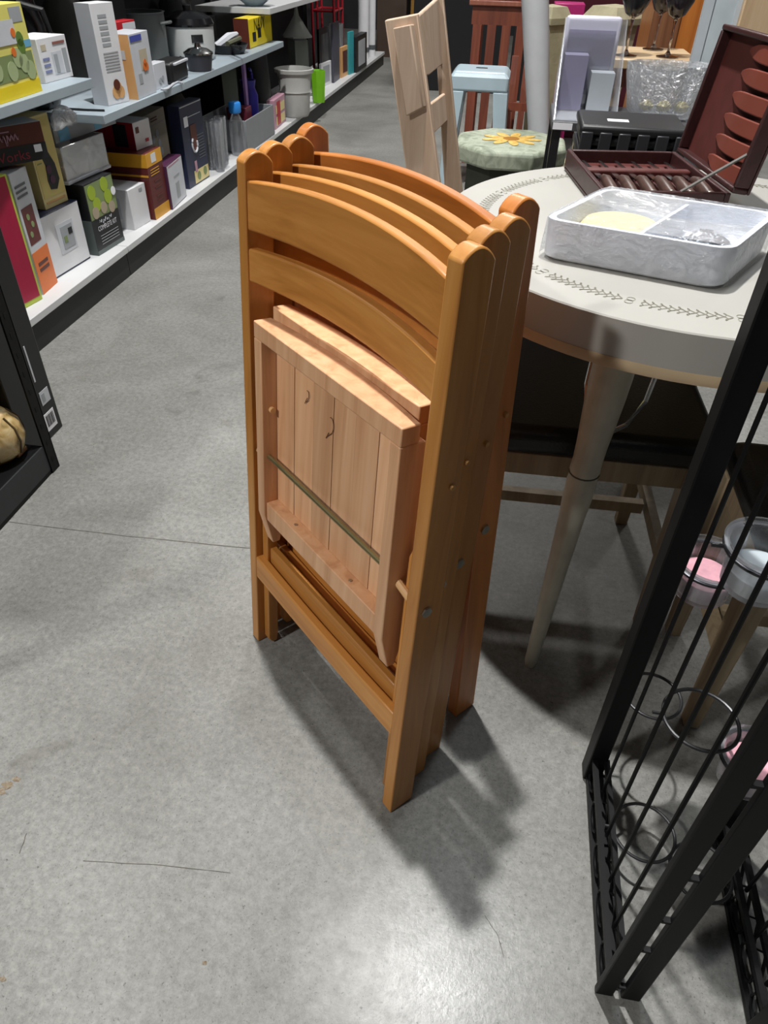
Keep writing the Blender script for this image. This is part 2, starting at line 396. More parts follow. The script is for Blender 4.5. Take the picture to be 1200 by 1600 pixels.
for k in range(4):
    a = ang0 + k * math.pi / 2
    foot_ = Vector((rf * math.cos(a), rf * math.sin(a), 0)); top = Vector(((rf - .085) * math.cos(a), (rf - .085) * math.sin(a), .668))
    mb = MB(); rings = []
    for r, z in prof:
        c = foot_.lerp(top, z / .668); rings.append([c + Vector((r * math.cos(2 * math.pi * j / 20), r * math.sin(2 * math.pi * j / 20), 0)) for j in range(20)])
    lg = mb.loft(rings).build('leg', LEGM, t)
    # painted grooves and chrome brace
    c = foot_.lerp(top, .447 / .668)
    MB().tube([c + Vector(((.0243) * math.cos(q * math.pi / 10), (.0243) * math.sin(q * math.pi / 10), 0)) for q in range(20)], .0016, 6, closed=True).build('groove', mat('groove_paint', '5f5d52', .6), lg)
    pc = foot_.lerp(top, .51 / .668); tx = Vector((-math.sin(a), math.cos(a), 0)); inn = Vector((-math.cos(a), -math.sin(a), 0))
    for s in (-1, 1):
        P = [pc + tx * s * .012 + inn * .022, pc + tx * s * .035 + inn * .05 + Vector((0, 0, .012)), pc + tx * s * .05 + inn * .075 + Vector((0, 0, .05)), pc + tx * s * .055 + inn * .10 + Vector((0, 0, .155))]
        MB().tube(P, .0042, 8).build('brace_rod', CHROME, t)
    MB().lathe([(.009, 0), (.0105, .006), (.009, .010)], foot_).build('foot_cap', BLACKP, lg)

# ------------------------------------------------------------------ stools tucked under the table
GW = wood('weathered_wood', '6e5e48', '8d7c62', 'a08e74', rough=.6, coat=0)
def stool(cx, cy, rz, label, w=.43, d=.40):
    s = thing('padded_stool', label, 'stool', (cx, cy, 0), rz, 'stools under the round table')
    Bx(-w / 2, w / 2, -d / 2, d / 2, .418, .475).build('seat_pad', mat('black_vinyl', '070708', .36, var=.05, bump=.15, bscale=260), s, bevel=.022, seg=4)
    for y in (-d / 2 + .014, d / 2 - .036): Bx(-w / 2 + .018, w / 2 - .018, y, y + .022, .372, .418).build('apron', GW, s, bevel=.002)
    for x in (-w / 2 + .014, w / 2 - .036): Bx(x, x + .022, -d / 2 + .04, d / 2 - .04, .372, .418).build('apron', GW, s, bevel=.002)
    for sx in (-1, 1):
        for sy in (-1, 1):
            x, y = sx * (w / 2 - .028), sy * (d / 2 - .026)
            MB().hexa([(x - .014, y - .014, 0), (x + .014, y - .014, 0), (x + .014, y + .014, 0), (x - .014, y + .014, 0),
                       (x - .022, y - .022, .416), (x + .022, y - .022, .416), (x + .022, y + .022, .416), (x - .022, y + .022, .416)]).build('leg', GW, s, bevel=.003)
        Bx(sx * (w / 2 - .03) - .009, sx * (w / 2 - .03) + .009, -d / 2 + .045, d / 2 - .045, .17, .20).build('rung', GW, s)
    Bx(-w / 2 + .045, w / 2 - .045, -.01, .01, .172, .198).build('rung', GW, s)
    return s
stool(.205, 1.275, 0.03, 'black padded stool with weathered wooden legs behind the painted table leg')
stool(.585, .985, 0, 'black padded stool at the right edge, in the dark behind the wire candle rack', .30, .28)

# ------------------------------------------------------------------ black wire candle rack
rk = thing('candle_rack', 'tall black wire candle rack with rings, standing in the right foreground', 'rack', (.37, .56, 0))
def rpart(mb, name, m=BLACKM, parent=rk, bevel=0):
    off = Vector((.37, .56, 0)); mb.v = [tuple(Vector(p) - off) for p in mb.v]; return mb.build(name, m, parent, bevel=bevel)
RX, RB, RF, RXR = .272, .730, .388, .470; RH = .98
rpart(Bx(RX - .015, RX + .015, RB - .016, RB + .016, .002, RH), 'post', bevel=.002)
rpart(Bx(RX - .014, RX + .010, RF - .002, RF + .008, .002, RH), 'post', bevel=.002)
rpart(Bx(RX + .021, RX + .047, RF - .002, RF + .008, .002, RH), 'front_bar', bevel=.002)
for z in (.03, .16, .25, .36, .55, .75): rpart(Bx(RX + .0095, RX + .0215, RF, RF + .007, z, z + .005), 'bridge')
rpart(Bx(RXR - .013, RXR + .013, RB - .09, RB - .062, .002, RH), 'post', bevel=.002)
rpart(Bx(RXR - .013, RXR + .013, RF - .03, RF - .004, .002, RH), 'post', bevel=.002)
for x, y0, y1 in ((RX, RF, RB), (RXR, RF - .03, RB - .06)):
    for dx, z in ((-.006, .004), (-.006, .056), (.014, .004), (.014, .056)):
        rpart(Bx(x + dx - .004, x + dx + .004, y0 + .012, y1 - .012, z, z + .010), 'base_rail')
    zz = MB(); n = 13
    P = []
    for k in range(n + 1):
        P.append((x + .016, y0 + .012 + (y1 - y0 - .024) * k / n, .014 if k % 2 else .054))
    zz.tube(P, .003, 6); rpart(zz, 'zigzag_wire')
    zz = MB()
    for k in range(5):
        yc = y0 + .03 + (y1 - y0 - .06) * k / 4
        zz.tube([(x - .006, yc + .024 * math.cos(a) , .035 + .020 * math.sin(a)) for a in [q * math.pi / 8 for q in range(16)]], .0022, 6, closed=True)
    rpart(zz, 'scroll_wire')
    for k, y in enumerate([y0 + (y1 - y0) * q for q in (.19, .38, .58, .80)]):
        rpart(MB().tube([(x + .004, y, .06), (x + .004, y, RH - .02)], .0030, 8), 'rod')
for z in (RH - .02, ):
    for x in (RX, RXR): rpart(Bx(x - .010, x + .010, RF, RB - .06, z, z + .018), 'top_rail')
    rpart(Bx(RX, RXR, RF - .004, RF + .012, z, z + .018), 'top_rail')
RING = mat('worn_black_wire', '3a3a3c', .35, .6, var=.2, scale=60)
rings = [((1020, 1087), .338, .045), ((1095, 1124), .338, .048), ((1006, 1300), .336, .047), ((1110, 880), .338, .047), ((1202, 862), .338, .047), ((1095, 1362), .415, .045)]
RC = []
for p, x, r in rings:
    c = onx(p[0], p[1], x); RC.append((c, r))
    rpart(MB().tube([c + Vector((r * math.cos(a), r * math.sin(a), 0)) for a in [k * math.pi / 18 for k in range(36)]], .0026, 8, closed=True), 'ring', RING)
    sx = RX + .004 if x < .4 else RXR + .004
    rpart(MB().tube([(sx, c.y, c.z), (c.x - r if x < .4 else c.x + r, c.y, c.z)], .0026, 6), 'ring_stem', RING)
GLASS = None
def cup(c, r, label, waxc, wax_h):
    global GLASS
    if GLASS is None: GLASS = film_material('cup_glass', 6, .05, .045, .8)
    g = thing('candle_cup', label, 'candle cup', c - Vector((0, 0, .0565)), group='glass candle cups in the rack')
    h = .068
    MB().lathe([(.0005, .0), (r * .70, .0), (r * .78, .004), (r * .87, .045), (r * .91, .0585), (r * 1.04, .0605), (r * 1.07, .065), (r * .99, .066), (r * .87, .058), (r * .81, .045), (r * .72, .008), (.0005, .006)], seg=36).build('glass', GLASS, g)
    MB().lathe([(.0005, .0085), (r * .70, .0085), (r * .70 + r * .08 * wax_h / .04, .0085 + wax_h), (.0005, .0085 + wax_h * .9)], seg=32).build('wax', waxc, g)
cup(RC[3][0], RC[3][1], 'glass candle cup with pink wax held in a ring of the black rack', mat('pink_wax', 'd6a0ac', .45, var=.15, scale=60), .026)
cup(RC[4][0], RC[4][1], 'clear candle cup with frosty white wax at the right edge of the photo', mat('white_wax', 'aab4ba', .4, var=.08), .020)
cc = onz(1192, 1215, .20)
cup(Vector((.418, .60, .30)), .042, 'pink glass candle cup low down, half hidden behind the rack front bar', mat('pink_wax', 'd6a0ac', .45), .034)
rpart(MB().tube([Vector((.418, .60, .298)) + Vector((.043 * math.cos(a), .043 * math.sin(a), 0)) for a in [k * math.pi / 18 for k in range(36)]], .0026, 8, closed=True), 'ring', RING)
rpart(MB().tube([(RXR + .004, .60, .298), (.461, .60, .298)], .0026, 6), 'ring_stem', RING)

# ------------------------------------------------------------------ foam tray on the table
A, B_, C_, D_ = (onz(838, 402, .741), onz(1124, 456, .741), onz(1196, 392, .741), None)
D_ = A + (C_ - B_)
tr = thing('foam_tray', 'white foam tray of food wrapped in clear film on the cream table', 'tray', (A + C_) / 2)
FOAM = mat('white_foam', 'dfe2e8', .6, var=.03, bump=.1, bscale=300)
cen = (A + C_) / 2
def tl(s, z): return [(q - cen) * s + Vector((0, 0, z)) for q in (A, B_, C_, D_)]
def rrect(cs, rad, n=5):
    out = []
    for i in range(4):
        p = cs[i]; a = cs[i - 1]; b = cs[(i + 1) % 4]; da = (a - p).normalized() * rad; db = (b - p).normalized() * rad
        for k in range(n + 1):
            tt = k / n; out.append((p + da) * (1 - tt) ** 2 + p * 2 * tt * (1 - tt) + (p + db) * tt ** 2)
    return out
zt = .060
rings_ = [rrect(tl(.95, 0), .03), rrect(tl(.99, .004), .03), rrect(tl(1.0, zt), .03), rrect(tl(.93, zt), .025), rrect(tl(.88, .014), .02)]
MB().loft(rings_).build('tray_body', FOAM, tr, smooth=50)
ab = (B_ - A); ad = (D_ - A)
def tp(u, v, z): return A + ab * u + ad * v - cen + Vector((0, 0, z))
MB().hexa([tp(.50, .08, .014), tp(.53, .08, .014), tp(.53, .92, .014), tp(.50, .92, .014), tp(.505, .08, .057), tp(.525, .08, .057), tp(.525, .92, .057), tp(.505, .92, .057)]).build('divider', FOAM, tr)
MB().lathe([(.0005, .016), (.10 * .62, .016), (.066, .030), (.058, .040), (.0005, .042)], tp(.28, .5, 0), seg=32).build('contents', mat('pale_yellow_food', 'd8cba0', .6, var=.1, scale=40), tr)
rnd = random.Random(5); mm = MB()
for k in range(90):
    p = tp(.76 + rnd.gauss(0, .055), .5 + rnd.gauss(0, .09), .016 + abs(rnd.gauss(0, .009))); d = Vector((rnd.uniform(-1, 1), rnd.uniform(-1, 1), rnd.uniform(-.3, .5))).normalized() * .012
    mm.tube([p - d, p + Vector((rnd.uniform(-.004, .004), rnd.uniform(-.004, .004), .004)), p + d], .0022, 5)
mm.build('metal_scraps', mat('silver_foil', 'b9bcc0', .25, .9, var=.3, scale=200), tr, kind='stuff')
FILM = film_material(base=.055, gain=.5, bump=.8)
fr_ = [rrect(tl(1.035, .003), .03), rrect(tl(1.03, .018), .03), rrect(tl(1.012, zt - .002), .03), rrect(tl(.985, zt + .004), .03)]
fb = MB().loft(fr_, caps=False); nn_ = 10
for i in range(nn_):
    for j in range(nn_):
        q = [tp(.02 + .96 * (i + a) / nn_, .02 + .96 * (j + b) / nn_, zt + .004 - .006 * math.sin(math.pi * (i + a) / nn_) * math.sin(math.pi * (j + b) / nn_)) for a, b in ((0, 0), (1, 0), (1, 1), (0, 1))]
        fb.add(q, [(0, 1, 2, 3)])
fb.build('clear_film', FILM, tr, smooth=80)

# ------------------------------------------------------------------ open cutlery case on the table
H1 = onz(1055, 240, .778); H2 = onz(1142, 306, .778); BL_ = onz(898, 251, .778)
hx = (H1 - H2); hl = hx.length; hx.normalize()              # along the hinge, away from the camera
px_ = Vector((-hx.y, hx.x, 0));                              # across the base, to the left
bw = abs((BL_ - H1).dot(px_))
KC = thing('cutlery_case', 'open dark red leather case of carving knives on the cream table', 'case', (H2.x, H2.y, .7414))
KC.rotation_euler = (0, 0, math.atan2(hx.y, hx.x))
LEATH = mat('oxblood_leather', '3a2020', .4, var=.15, scale=40, bump=.1); RED = mat('red_lining', '522420', .6, var=.12, scale=30); LOOP = mat('red_loop', '74382c', .55, var=.1)
hh = .040
f = MB(); f.box(0, hl, 0, bw, 0, .006); f.box(0, hl, 0, .010, .006, hh); f.box(0, hl, bw - .010, bw, .006, hh); f.box(0, .010, .010, bw - .010, .006, hh); f.box(hl - .010, hl, .010, bw - .010, .006, hh)
f.build('base', LEATH, KC, bevel=.002)
Bx(.010, hl - .010, .010, bw - .010, .0062, .016).build('lining', RED, KC)
nk = 6
HAND = mat('stag_handle', '4a3630', .4, var=.3, scale=50)
for k in range(nk):
    y = .030 + (bw - .06) * k / (nk - 1)
    MB().tube([(.020, y, .028), (.05, y, .031), (.10, y - .004, .033), (.125, y - .004, .031)], [.0105, .0115, .0100, .007], 12).build('knife_handle', HAND, KC)
    MB().tube([(.012, y, .028), (.021, y, .028)], .0112, 12).build('handle_cap', STEEL, KC)
    MB().hexa([(.125, y - .009, .026), (hl - .03, y - .004, .022), (hl - .03, y + .002, .022), (.125, y + .004, .026), (.125, y - .009, .030), (hl - .03, y - .004, .025), (hl - .03, y + .002, .025), (.125, y + .004, .030)]).build('knife_blade', CHROME, KC)
Bx(hl * .55, hl * .62, .012, bw - .012, .017, .034).build('retainer', RED, KC, bevel=.004)
lid = bpy.data.objects.new('lid', None); col.objects.link(lid); lid.parent = KC; lid.location = (0, 0, hh); lid.rotation_euler = (math.radians(97), 0, 0)
def lp(mb, name, m, bevel=0): return mb.build(name, m, lid, bevel=bevel)
f = MB(); lw = bw * .98; lh = .035
f.box(0, hl, 0, lw, lh - .006, lh); f.box(0, hl, 0, .010, 0, lh - .006); f.box(0, hl, lw - .010, lw, 0, lh - .006); f.box(0, .010, .010, lw - .010, 0, lh - .006); f.box(hl - .010, hl, .010, lw - .010, 0, lh - .006)
lp(f, 'lid_shell', LEATH, .003)
lp(Bx(.010, hl - .010, .010, lw - .010, lh - .014, lh - .006), 'lid_lining', RED)
for k in range(6):
    y = .022 + (lw - .05) * k / 5
    mb = MB(); rings_ = []
    for q in range(9):
        a = q / 8; x = .022 + a * hl * .56; zc = .020 - .016 * math.sin(math.pi * min(1, a * 1.05)); wd_ = .5 * .029 * (1 - .75 * a ** 4)
        rings_.append([(x, y - wd_, zc), (x, y + wd_, zc), (x, y + wd_, zc + .006), (x, y - wd_, zc + .006)])
    lp(mb.loft(rings_), 'leather_loop', LOOP, .002)
MB().hexa([(.004, .09, hh - .002), (.012, .09, hh - .002), (.012, .092, hh), (.004, .092, hh), (.004, -.030, hh + .075), (.012, -.030, hh + .075), (.012, -.028, hh + .077), (.004, -.028, hh + .077)]).build('lid_strap', mat('grey_strap', '5a5652', .6), KC)

# ------------------------------------------------------------------ shelving run on the left
GX = -1.5; DZ = .122
SHW = mat('shelf_white', 'c9cacb', .4, var=.05, scale=3); SHG = mat('shelf_bluegrey', '9aa6ae', .4, var=.06, scale=3)
KICK = mat('kick_black', '1d1e1e', .5, var=.15, scale=8); BACKP = mat('back_panel', '1f2022', .7, var=.2, scale=3)
gd = thing('gondola_shelving', 'long run of low black and white store shelving along the aisle', 'shelving', (GX - .25, 4.9, 0))
go = Vector((GX - .25, 4.9, 0))
def gpart(mb, name, m, bevel=0):
    mb.v = [tuple(Vector(p) - go) for p in mb.v]; return mb.build(name, m, gd, bevel=bevel)
bays = [(.3, 2.72), (2.72, 5.22), (5.22, 7.6), (7.6, 9.1)]
for y0, y1 in bays:
    gpart(Bx(GX - .50, GX, y0 + .002, y1 - .002, DZ - .025, DZ), 'deck_shelf', SHW, .002)
    gpart(Bx(GX - .03, GX - .012, y0 + .002, y1 - .002, .0, DZ - .025), 'kick_plate', KICK)
    gpart(Bx(GX - .52, GX - .50, y0 + .002, y1 - .002, .0, 1.75), 'back_panel', BACKP)
for y in [b[0] for b in bays] + [9.1]: gpart(Bx(GX - .50, GX - .47, y - .018, y + .018, DZ, 1.75), 'upright', KICK)
def shelf(y0, y1, z, depth, m):
    gpart(Bx(GX - .47, GX - .47 + depth, y0, y1, z - .03, z), 'shelf', m, .002)
shelf(.3, 2.712, .715, .47, SHG); shelf(2.74, 5.16, .592, .47, SHG); shelf(4.93, 7.55, .775, .465, SHW)
for y0, y1, z in ((.3, 2.68, 1.3), (2.74, 5.16, 1.25)): shelf(y0, y1, z, .36, SHG)

# --- boxes: bottom-left and bottom-right pixel of the front face on the surface zb, and the pixel above bottom-right
def pbox(name, label, cat, bl, br, top, depth, zb, m, group=None, bevel=.0015, hollow=False, wall=.006):
    a = onz(bl[0], bl[1], zb); b = onz(br[0], br[1], zb); u = (b - a); w = u.length; u.normalize(); n = Vector((-u.y, u.x, 0))
    h = onplane(top[0], top[1], b, n).z - zb
    if hollow:
        q = MB(); q.box(0, w, 0, depth, 0, wall); q.box(0, w, 0, wall, wall, h); q.box(0, w, depth - wall, depth, wall, h); q.box(0, wall, wall, depth - wall, wall, h); q.box(w - wall, w, wall, depth - wall, wall, h)
    else: q = Bx(0, w, 0, depth, 0, h)
    o = q.build(name, m, bevel=bevel); o.location = a + Vector((0, 0, .0005)); o.rotation_euler = (0, 0, math.atan2(u.y, u.x))
    if DEBUG: print('PBOX', label[:40], 'a', [round(x,3) for x in a], 'b', [round(x,3) for x in b], 'h', round(h,3), 'w', round(w,3))
    tag(o, label, cat, group); o2 = dict(w=w, h=h, d=depth, zt=zb + h + .001, a=a, b=b)
    return o, o2
def dec(o, i, x0, x1, z0, z1, m, name='printed_panel', face='front', t=.0009, lift=0):
    W, H, D = i['w'], i['h'], i['d']
    if face == 'front': return Bx(x0 * W, x1 * W, -t - lift, -.0002 - lift, z0 * H, z1 * H).build(name, m, o)
    if face == 'left': return Bx(-t - lift, -.0002 - lift, (1 - x1) * D, (1 - x0) * D, z0 * H, z1 * H).build(name, m, o)
    if face == 'top': return Bx(x0 * W, x1 * W, z0 * D, z1 * D, H + .0002 + lift, H + t + lift).build(name, m, o)
def discs(o, i, pts, r, m, name='printed_picture', lift=.001):
    for x, z in pts:
        P = [(x * i['w'] + r * math.cos(k * math.pi / 8), z * i['h'] + r * math.sin(k * math.pi / 8)) for k in range(16)]
        MB().prism([(a, -.0003 - lift, b) for a, b in P], [(a, -.0012 - lift, b) for a, b in P]).build(name, m, o)
def lines(o, i, x0, x1, zs, th, m, name='printed_line'):
    for z in zs: dec(o, i, x0, x1, z, z + th, m, name, lift=.0008)
c_ = lambda n, h, **k: mat(n, h, k.pop('rough', .4), var=k.pop('var', .05), **k)
LIME = c_('lime_print', 'b4c24a'); CRIM = c_('crimson_print', 'a0143c'); ORNG = c_('orange_print', 'd8702c'); NAVY = c_('navy_print', '2a3048')
GREY = c_('grey_print', '9b9fa3'); DGREY = c_('dark_grey_print', '55595c'); MAROON = c_('maroon_print', '5e2422'); GOLD = c_('gold_print', 'd49a2e')
BROWN = c_('brown_print', '5a2a20'); CREAMP = c_('cream_print', 'd9c98c'); BLK = c_('black_print', '1e1f22'); PURP = c_('plum_print', '4a2440')
LGREY = c_('light_print', 'c3c6cc'); RED_ = c_('red_print', 'b0202a'); BLUE = c_('blue_print', '4450a0'); SKY = c_('sky_print', '6aa8c8'); TEAL = c_('teal_print', '3aa0a8')
BEIGE = c_('beige_print', 'b7ad98'); PINK = c_('pink_print', 'b58a9a'); YEL = c_('yellow_print', 'e0c81e'); TAN = c_('tan_print', 'd2a06a'); OLIVE = c_('olive_print', '7c8c5c')
G = 'boxes on the left shelving'
# deck, near to far
o, iA = pbox('product_box', 'tall crimson box with lime border on the lowest shelf, nearest the camera', 'box', (31, 487), (67, 467), (4, 274), .11, DZ, LIME, G)
dec(o, iA, .08, .92, .04, .99, CRIM); dec(o, iA, .05, .95, .02, .30, ORNG, face='left')
o, i = pbox('product_box', 'slim white and orange upright box right of the crimson box', 'box', (68, 461), (90, 441), (34, 262), .10, DZ, LGREY, G)
dec(o, i, 0, 1, 0, .36, ORNG); dec(o, i, .1, .75, .42, .72, MAROON); lines(o, i, .1, .7, (.80, .84, .88), .018, DGREY); lines(o, i, .2, .8, (.18, .23), .03, BROWN); discs(o, i, [(.3, .5), (.5, .57), (.35, .64)], .010, OLIVE)
o, iC = pbox('product_box', 'square white box with a framed photo print, below the cream box', 'box', (87, 437), (142, 403), (118, 313), .14, DZ, NAVY, G)
dec(o, iC, .02, .985, .03, .985, WHITE); dec(o, iC, .30, .74, .30, .78, LGREY, lift=.001); dec(o, iC, .40, .70, .36, .72, GREY, lift=.002); dec(o, iC, .58, .68, .56, .66, BLK, lift=.003); dec(o, iC, .44, .52, .46, .56, OLIVE, lift=.003)
o, iD = pbox('product_box', 'black kit box with lime drink pictures standing on the lowest shelf', 'box', (155, 400), (195, 375), (168, 272), .14, DZ, BLK, G)
dec(o, iD, 0, 1, 0, .5, mat('slate', '5c6664', .5, var=.06), face='left'); dec(o, iD, 0, 1, 0, .06, mat('slate', '5c6664'))
dec(o, iD, .02, .98, .50, .98, OLIVE)
discs(o, iD, [(.2, .86), (.66, .90), (.3, .68), (.72, .72)], .026, c_('lime_drink', '9ab030')); discs(o, iD, [(.2, .58), (.5, .60), (.78, .56)], .022, c_('shell', 'a89a84'), lift=.0015)
text_front(o, 'COMPLETE KIT', iD['w'] * .5, iD['h'] * .35, .026, STICKER, sx=.78); lines(o, iD, .2, .85, (.24, .20, .16, .12), .008, GREY)
P = [(iD['w'] * (.25 + .45 * k / 30), -.0022, iD['h'] * .435 + .006 * math.sin(k * 1.3) + .004 * math.sin(k * .5)) for k in range(31)]
MB().tube(P, .0012, 5).build('script_lettering', LGREY, o)
discs(o, iD, [(.92, .76)], .016, STICKER, 'price_sticker', lift=.003)
o, i = pbox('product_box', 'small plain white box with a side picture, right of the black kit box', 'box', (211, 360), (236, 345), (225, 285), .17, DZ, WHITE, G)
dec(o, i, .30, .72, .25, .78, LGREY, face='left'); dec(o, i, .40, .62, .40, .72, GREY, face='left', lift=.001); dec(o, i, .42, .6, .28, .40, OLIVE, face='left', lift=.001); dec(o, i, .6, .8, .84, .92, GREY)
o, iF = pbox('product_box', 'tall maroon and gold box on the lowest shelf under the red and white box', 'box', (244, 344), (266, 328), (243, 233), .22, DZ, MAROON, G)
dec(o, iF, 0, 1, 0, .17, GOLD); dec(o, iF, 0, 1, .80, 1, GOLD); dec(o, iF, 0, 1, .80, 1, GOLD, face='left'); dec(o, iF, 0, 1, .66, .69, GOLD, face='left'); dec(o, iF, .3, .6, .84, .97, WHITE, lift=.001); lines(o, iF, .15, .7, (.66, .70, .74), .012, GOLD); lines(o, iF, .3, .7, (.25, .32, .45, .55), .02, BROWN)
o, i = pbox('product_box', 'narrow white box with plum edge leaning beside the maroon box', 'box', (270, 328), (292, 306), (280, 243), .06, DZ, PURP, G)
dec(o, i, .03, .98, .02, .97, LGREY); lines(o, i, .35, .7, (.62,), .05, GREY); dec(o, i, .4, .62, .14, .5, GREY, lift=.001); lines(o, i, .1, .8, (.93,), .03, PINK)
o, i = pbox('product_box', 'tall beige box standing behind the plum-edged box', 'box', (240, 283), (270, 262), (262, 163), .10, DZ, BEIGE, G)
lines(o, i, .15, .85, (.80,), .012, GREY); discs(o, i, [(.3, .6), (.55, .5), (.5, .66), (.6, .36)], .02, LGREY); lines(o, i, .3, .6, (.86, .9), .02, BROWN)
o, i = pbox('product_box', 'large navy box with white outline and grey ring picture', 'box', (297, 296), (328, 276), (310, 154), .06, DZ, NAVY, G)
lines(o, i, .02, .98, (.975,), .012, LGREY); lines(o, i, .25, .9, (.84,), .008, LGREY); dec(o, i, .12, .30, .74, .86, STICKER, 'price_sticker', lift=.001); dec(o, i, .35, .62, .42, .74, BROWN, lift=.001)
P = [((.46 * i['w'] + .030 * math.cos(a)), -.004, .50 * i['h'] + .034 * math.sin(a)) for a in [math.pi * (.7 + 1.4 * k / 20) for k in range(21)]]
MB().tube(P, .005, 6).build('printed_ring', LGREY, o); lines(o, i, .62, .92, [.30 + .035 * k for k in range(9)], .010, DGREY); dec(o, i, .30, .98, .02, .18, CREAMP); discs(o, i, [(.5, .1), (.8, .12)], .02, OLIVE); dec(o, i, .36, .46, .16, .30, PINK, lift=.001)
# stacked boxes
o, i = pbox('product_box', 'wide brown and black box with red lettering on top of the crimson box', 'box', (-40, 270), (77, 247), (57, 190), .10, iA['zt'], BROWN, G)
dec(o, i, 0, 1, 0, .46, BLK); dec(o, i, 0, 1, 0, 1, LGREY, face='top'); text_front(o, 'Works', i['w'] * .50, i['h'] * .20, .042, c_('dull_red', '8a2836'), sx=1.1)
dec(o, i, .83, .93, .22, .42, STICKER, 'price_sticker', lift=.001)
P = [(i['w'] * (.30 + .36 * k / 40), -.0022, i['h'] * .70 + .009 * math.sin(k * 1.1) + (-.014 if 20 < k < 24 else 0)) for k in range(41)]
MB().tube(P, .0022, 5).build('script_lettering', PINK, o); lines(o, i, .3, .56, (.84,), .03, PINK)
o, i = pbox('product_box', 'cream box with dark die-cut picture, standing on the square white box', 'box', (72, 329), (107, 313), (71, 176), .09, iC['zt'], CREAMP, G)
dec(o, i, .06, .97, .12, .97, c_('butter', 'cdbb72')); W, H = i['w'], i['h']
P = [(.40, .20), (.66, .18), (.84, .28), (.80, .46), (.62, .62), (.58, .80), (.36, .88), (.30, .62), (.42, .46), (.36, .30)]
MB().prism([(x * W, -.0012, z * H) for x, z in P], [(x * W, -.0022, z * H) for x, z in P]).build('printed_picture', BLK, o); lines(o, i, .1, .9, (.06,), .02, TAN); discs(o, i, [(.55, .3), (.5, .42)], .014, PURP, lift=.0025)
lines(o, i, .12, .3, (.5, .55, .6), .012, OLIVE)
TUB = film_material('frosted_plastic', 9, .3, .42, .4)
o, iT = pbox('plastic_tub', 'translucent lidded tub with pink contents on top of the black kit box', 'tub', (108, 290), (172, 262), (153, 210), .16, iD['zt'], TUB, bevel=.008, hollow=True, wall=.004)
Bx(.008, iT['w'] * .55, .008, .10, .006, iT['h'] * .45).build('contents', PINK, o); Bx(iT['w'] * .6, iT['w'] - .008, .008, .10, .006, iT['h'] * .6).build('contents', LGREY, o)
Bx(-.004, iT['w'] + .004, -.004, .164, -.0002, .012).build('rim', LGREY, o, bevel=.003)
o, iS = pbox('flat_box', 'flat grey box with sky blue ends lying on the translucent tub', 'box', (88, 226), (182, 193), (178, 172), .14, iT['zt'], GREY, bevel=.002)
dec(o, iS, .06, .22, .05, .95, SKY); dec(o, iS, .62, .74, .05, .95, SKY)
pb = thing('plastic_bag', 'crumpled clear plastic bag on the flat grey box', 'bag', Vector((GX - .06, 2.655, iS['zt'])))
rnd = random.Random(11); rings_ = []
for k in range(9):
    a = k / 8; L_ = .13 * (a - .5); rr = .022 + .020 * math.sin(math.pi * a)
    rings_.append([Vector((-.03 * math.cos(q) * rr / .04 + rnd.uniform(-.004, .004) - .05, L_, max(.0006, rr * .9 + rr * .85 * math.sin(q) + rnd.uniform(-.003, .003)))) for q in [j * math.pi / 6 for j in range(12)]])
MB().loft(rings_).build('bag_film', film_material('bag_plastic', 30, .7, .35, .6), pb, smooth=60)
o, i = pbox('product_box', 'red box with a white end on top of the maroon and gold box', 'box', (214, 236), (239, 226), (232, 184), .20, iF['zt'], WHITE, G)
dec(o, i, 0, 1, 0, 1, c_('deep_red', '8c1826'), face='left'); dec(o, i, .50, .82, .1, .92, BLK, face='left', lift=.001); lines(o, i, .12, .3, (.6,), .22, BROWN); lines(o, i, .6, .8, (.2,), .12, RED_)
# clear cups in a bag, bottle
CLR = film_material('clear_plastic', 8, .2, .12, .6)
cg = thing('cup_bag', 'clear bag of tall plastic tumblers right of the navy box', 'bag', onz(345, 268, DZ))
for k, (dx, dy) in enumerate(((0, 0), (-.02, .075), (-.06, .03), (-.08, .10), (-.03, .15))):
    MB().lathe([(.022, .002), (.030, .20), (.031, .235), (.029, .235), (.028, .20), (.020, .006)], (dx, dy, 0), 16).build('tumbler', CLR, cg)
MB().lathe([(.05, .001), (.07, .05), (.06, .10), (.05, .11)], (-.04, .06, 0), 20, caps=False).build('bag_film', FILM, cg)
bt = thing('water_bottle', 'clear bottle with a bright blue cap beside the tumblers', 'bottle', Vector((-1.55, onx(383, 213, -1.55).y - .13, DZ)))
MB().lathe([(.038, .002), (.042, .02), (.042, .16), (.018, .215), (.016, .235), (.0005, .236)], seg=20).build('bottle_body', CLR, bt); MB().lathe([(.030, .215), (.034, .222), (.034, .262), (.030, .268), (.0005, .268)], seg=20).build('cap', c_('bright_blue', '2f86d8'), bt)
# grey bin with things in it
o, iB = pbox('storage_bin', 'grey plastic storage bin holding purple and blue odds and ends', 'bin', (388, 240), (430, 210), (432, 160), .28, DZ, c_('bin_grey', '85898c'), bevel=.004, hollow=True)
def inbin(px, py, dz=0): return iB['a'].lerp(iB['b'], px) + Vector((-py, 0, .008 + dz))
def loose(mb, name, label, cat, m, loc, rot=0, tilt=0, bevel=.002):
    o = mb.build(name, m, bevel=bevel); o.location = loc; o.rotation_euler = (tilt, 0, rot); return tag(o, label, cat)
loose(Bx(-.008, .008, -.02, .02, 0, .42), 'foam_stick', 'lilac foam stick standing up out of the grey bin', 'stick', c_('lilac', 'a884c8'), inbin(.62, .10))
bs = thing('blue_watering_can', 'deep blue plastic can sticking out of the grey bin', 'can', inbin(.82, .12))
MB().lathe([(.05, 0), (.055, .22), (.040, .26), (.048, .30), (.044, .30), (.036, .26), (.048, .22)], seg=20).build('can_body', c_('ultramarine', '38329a'), bs)
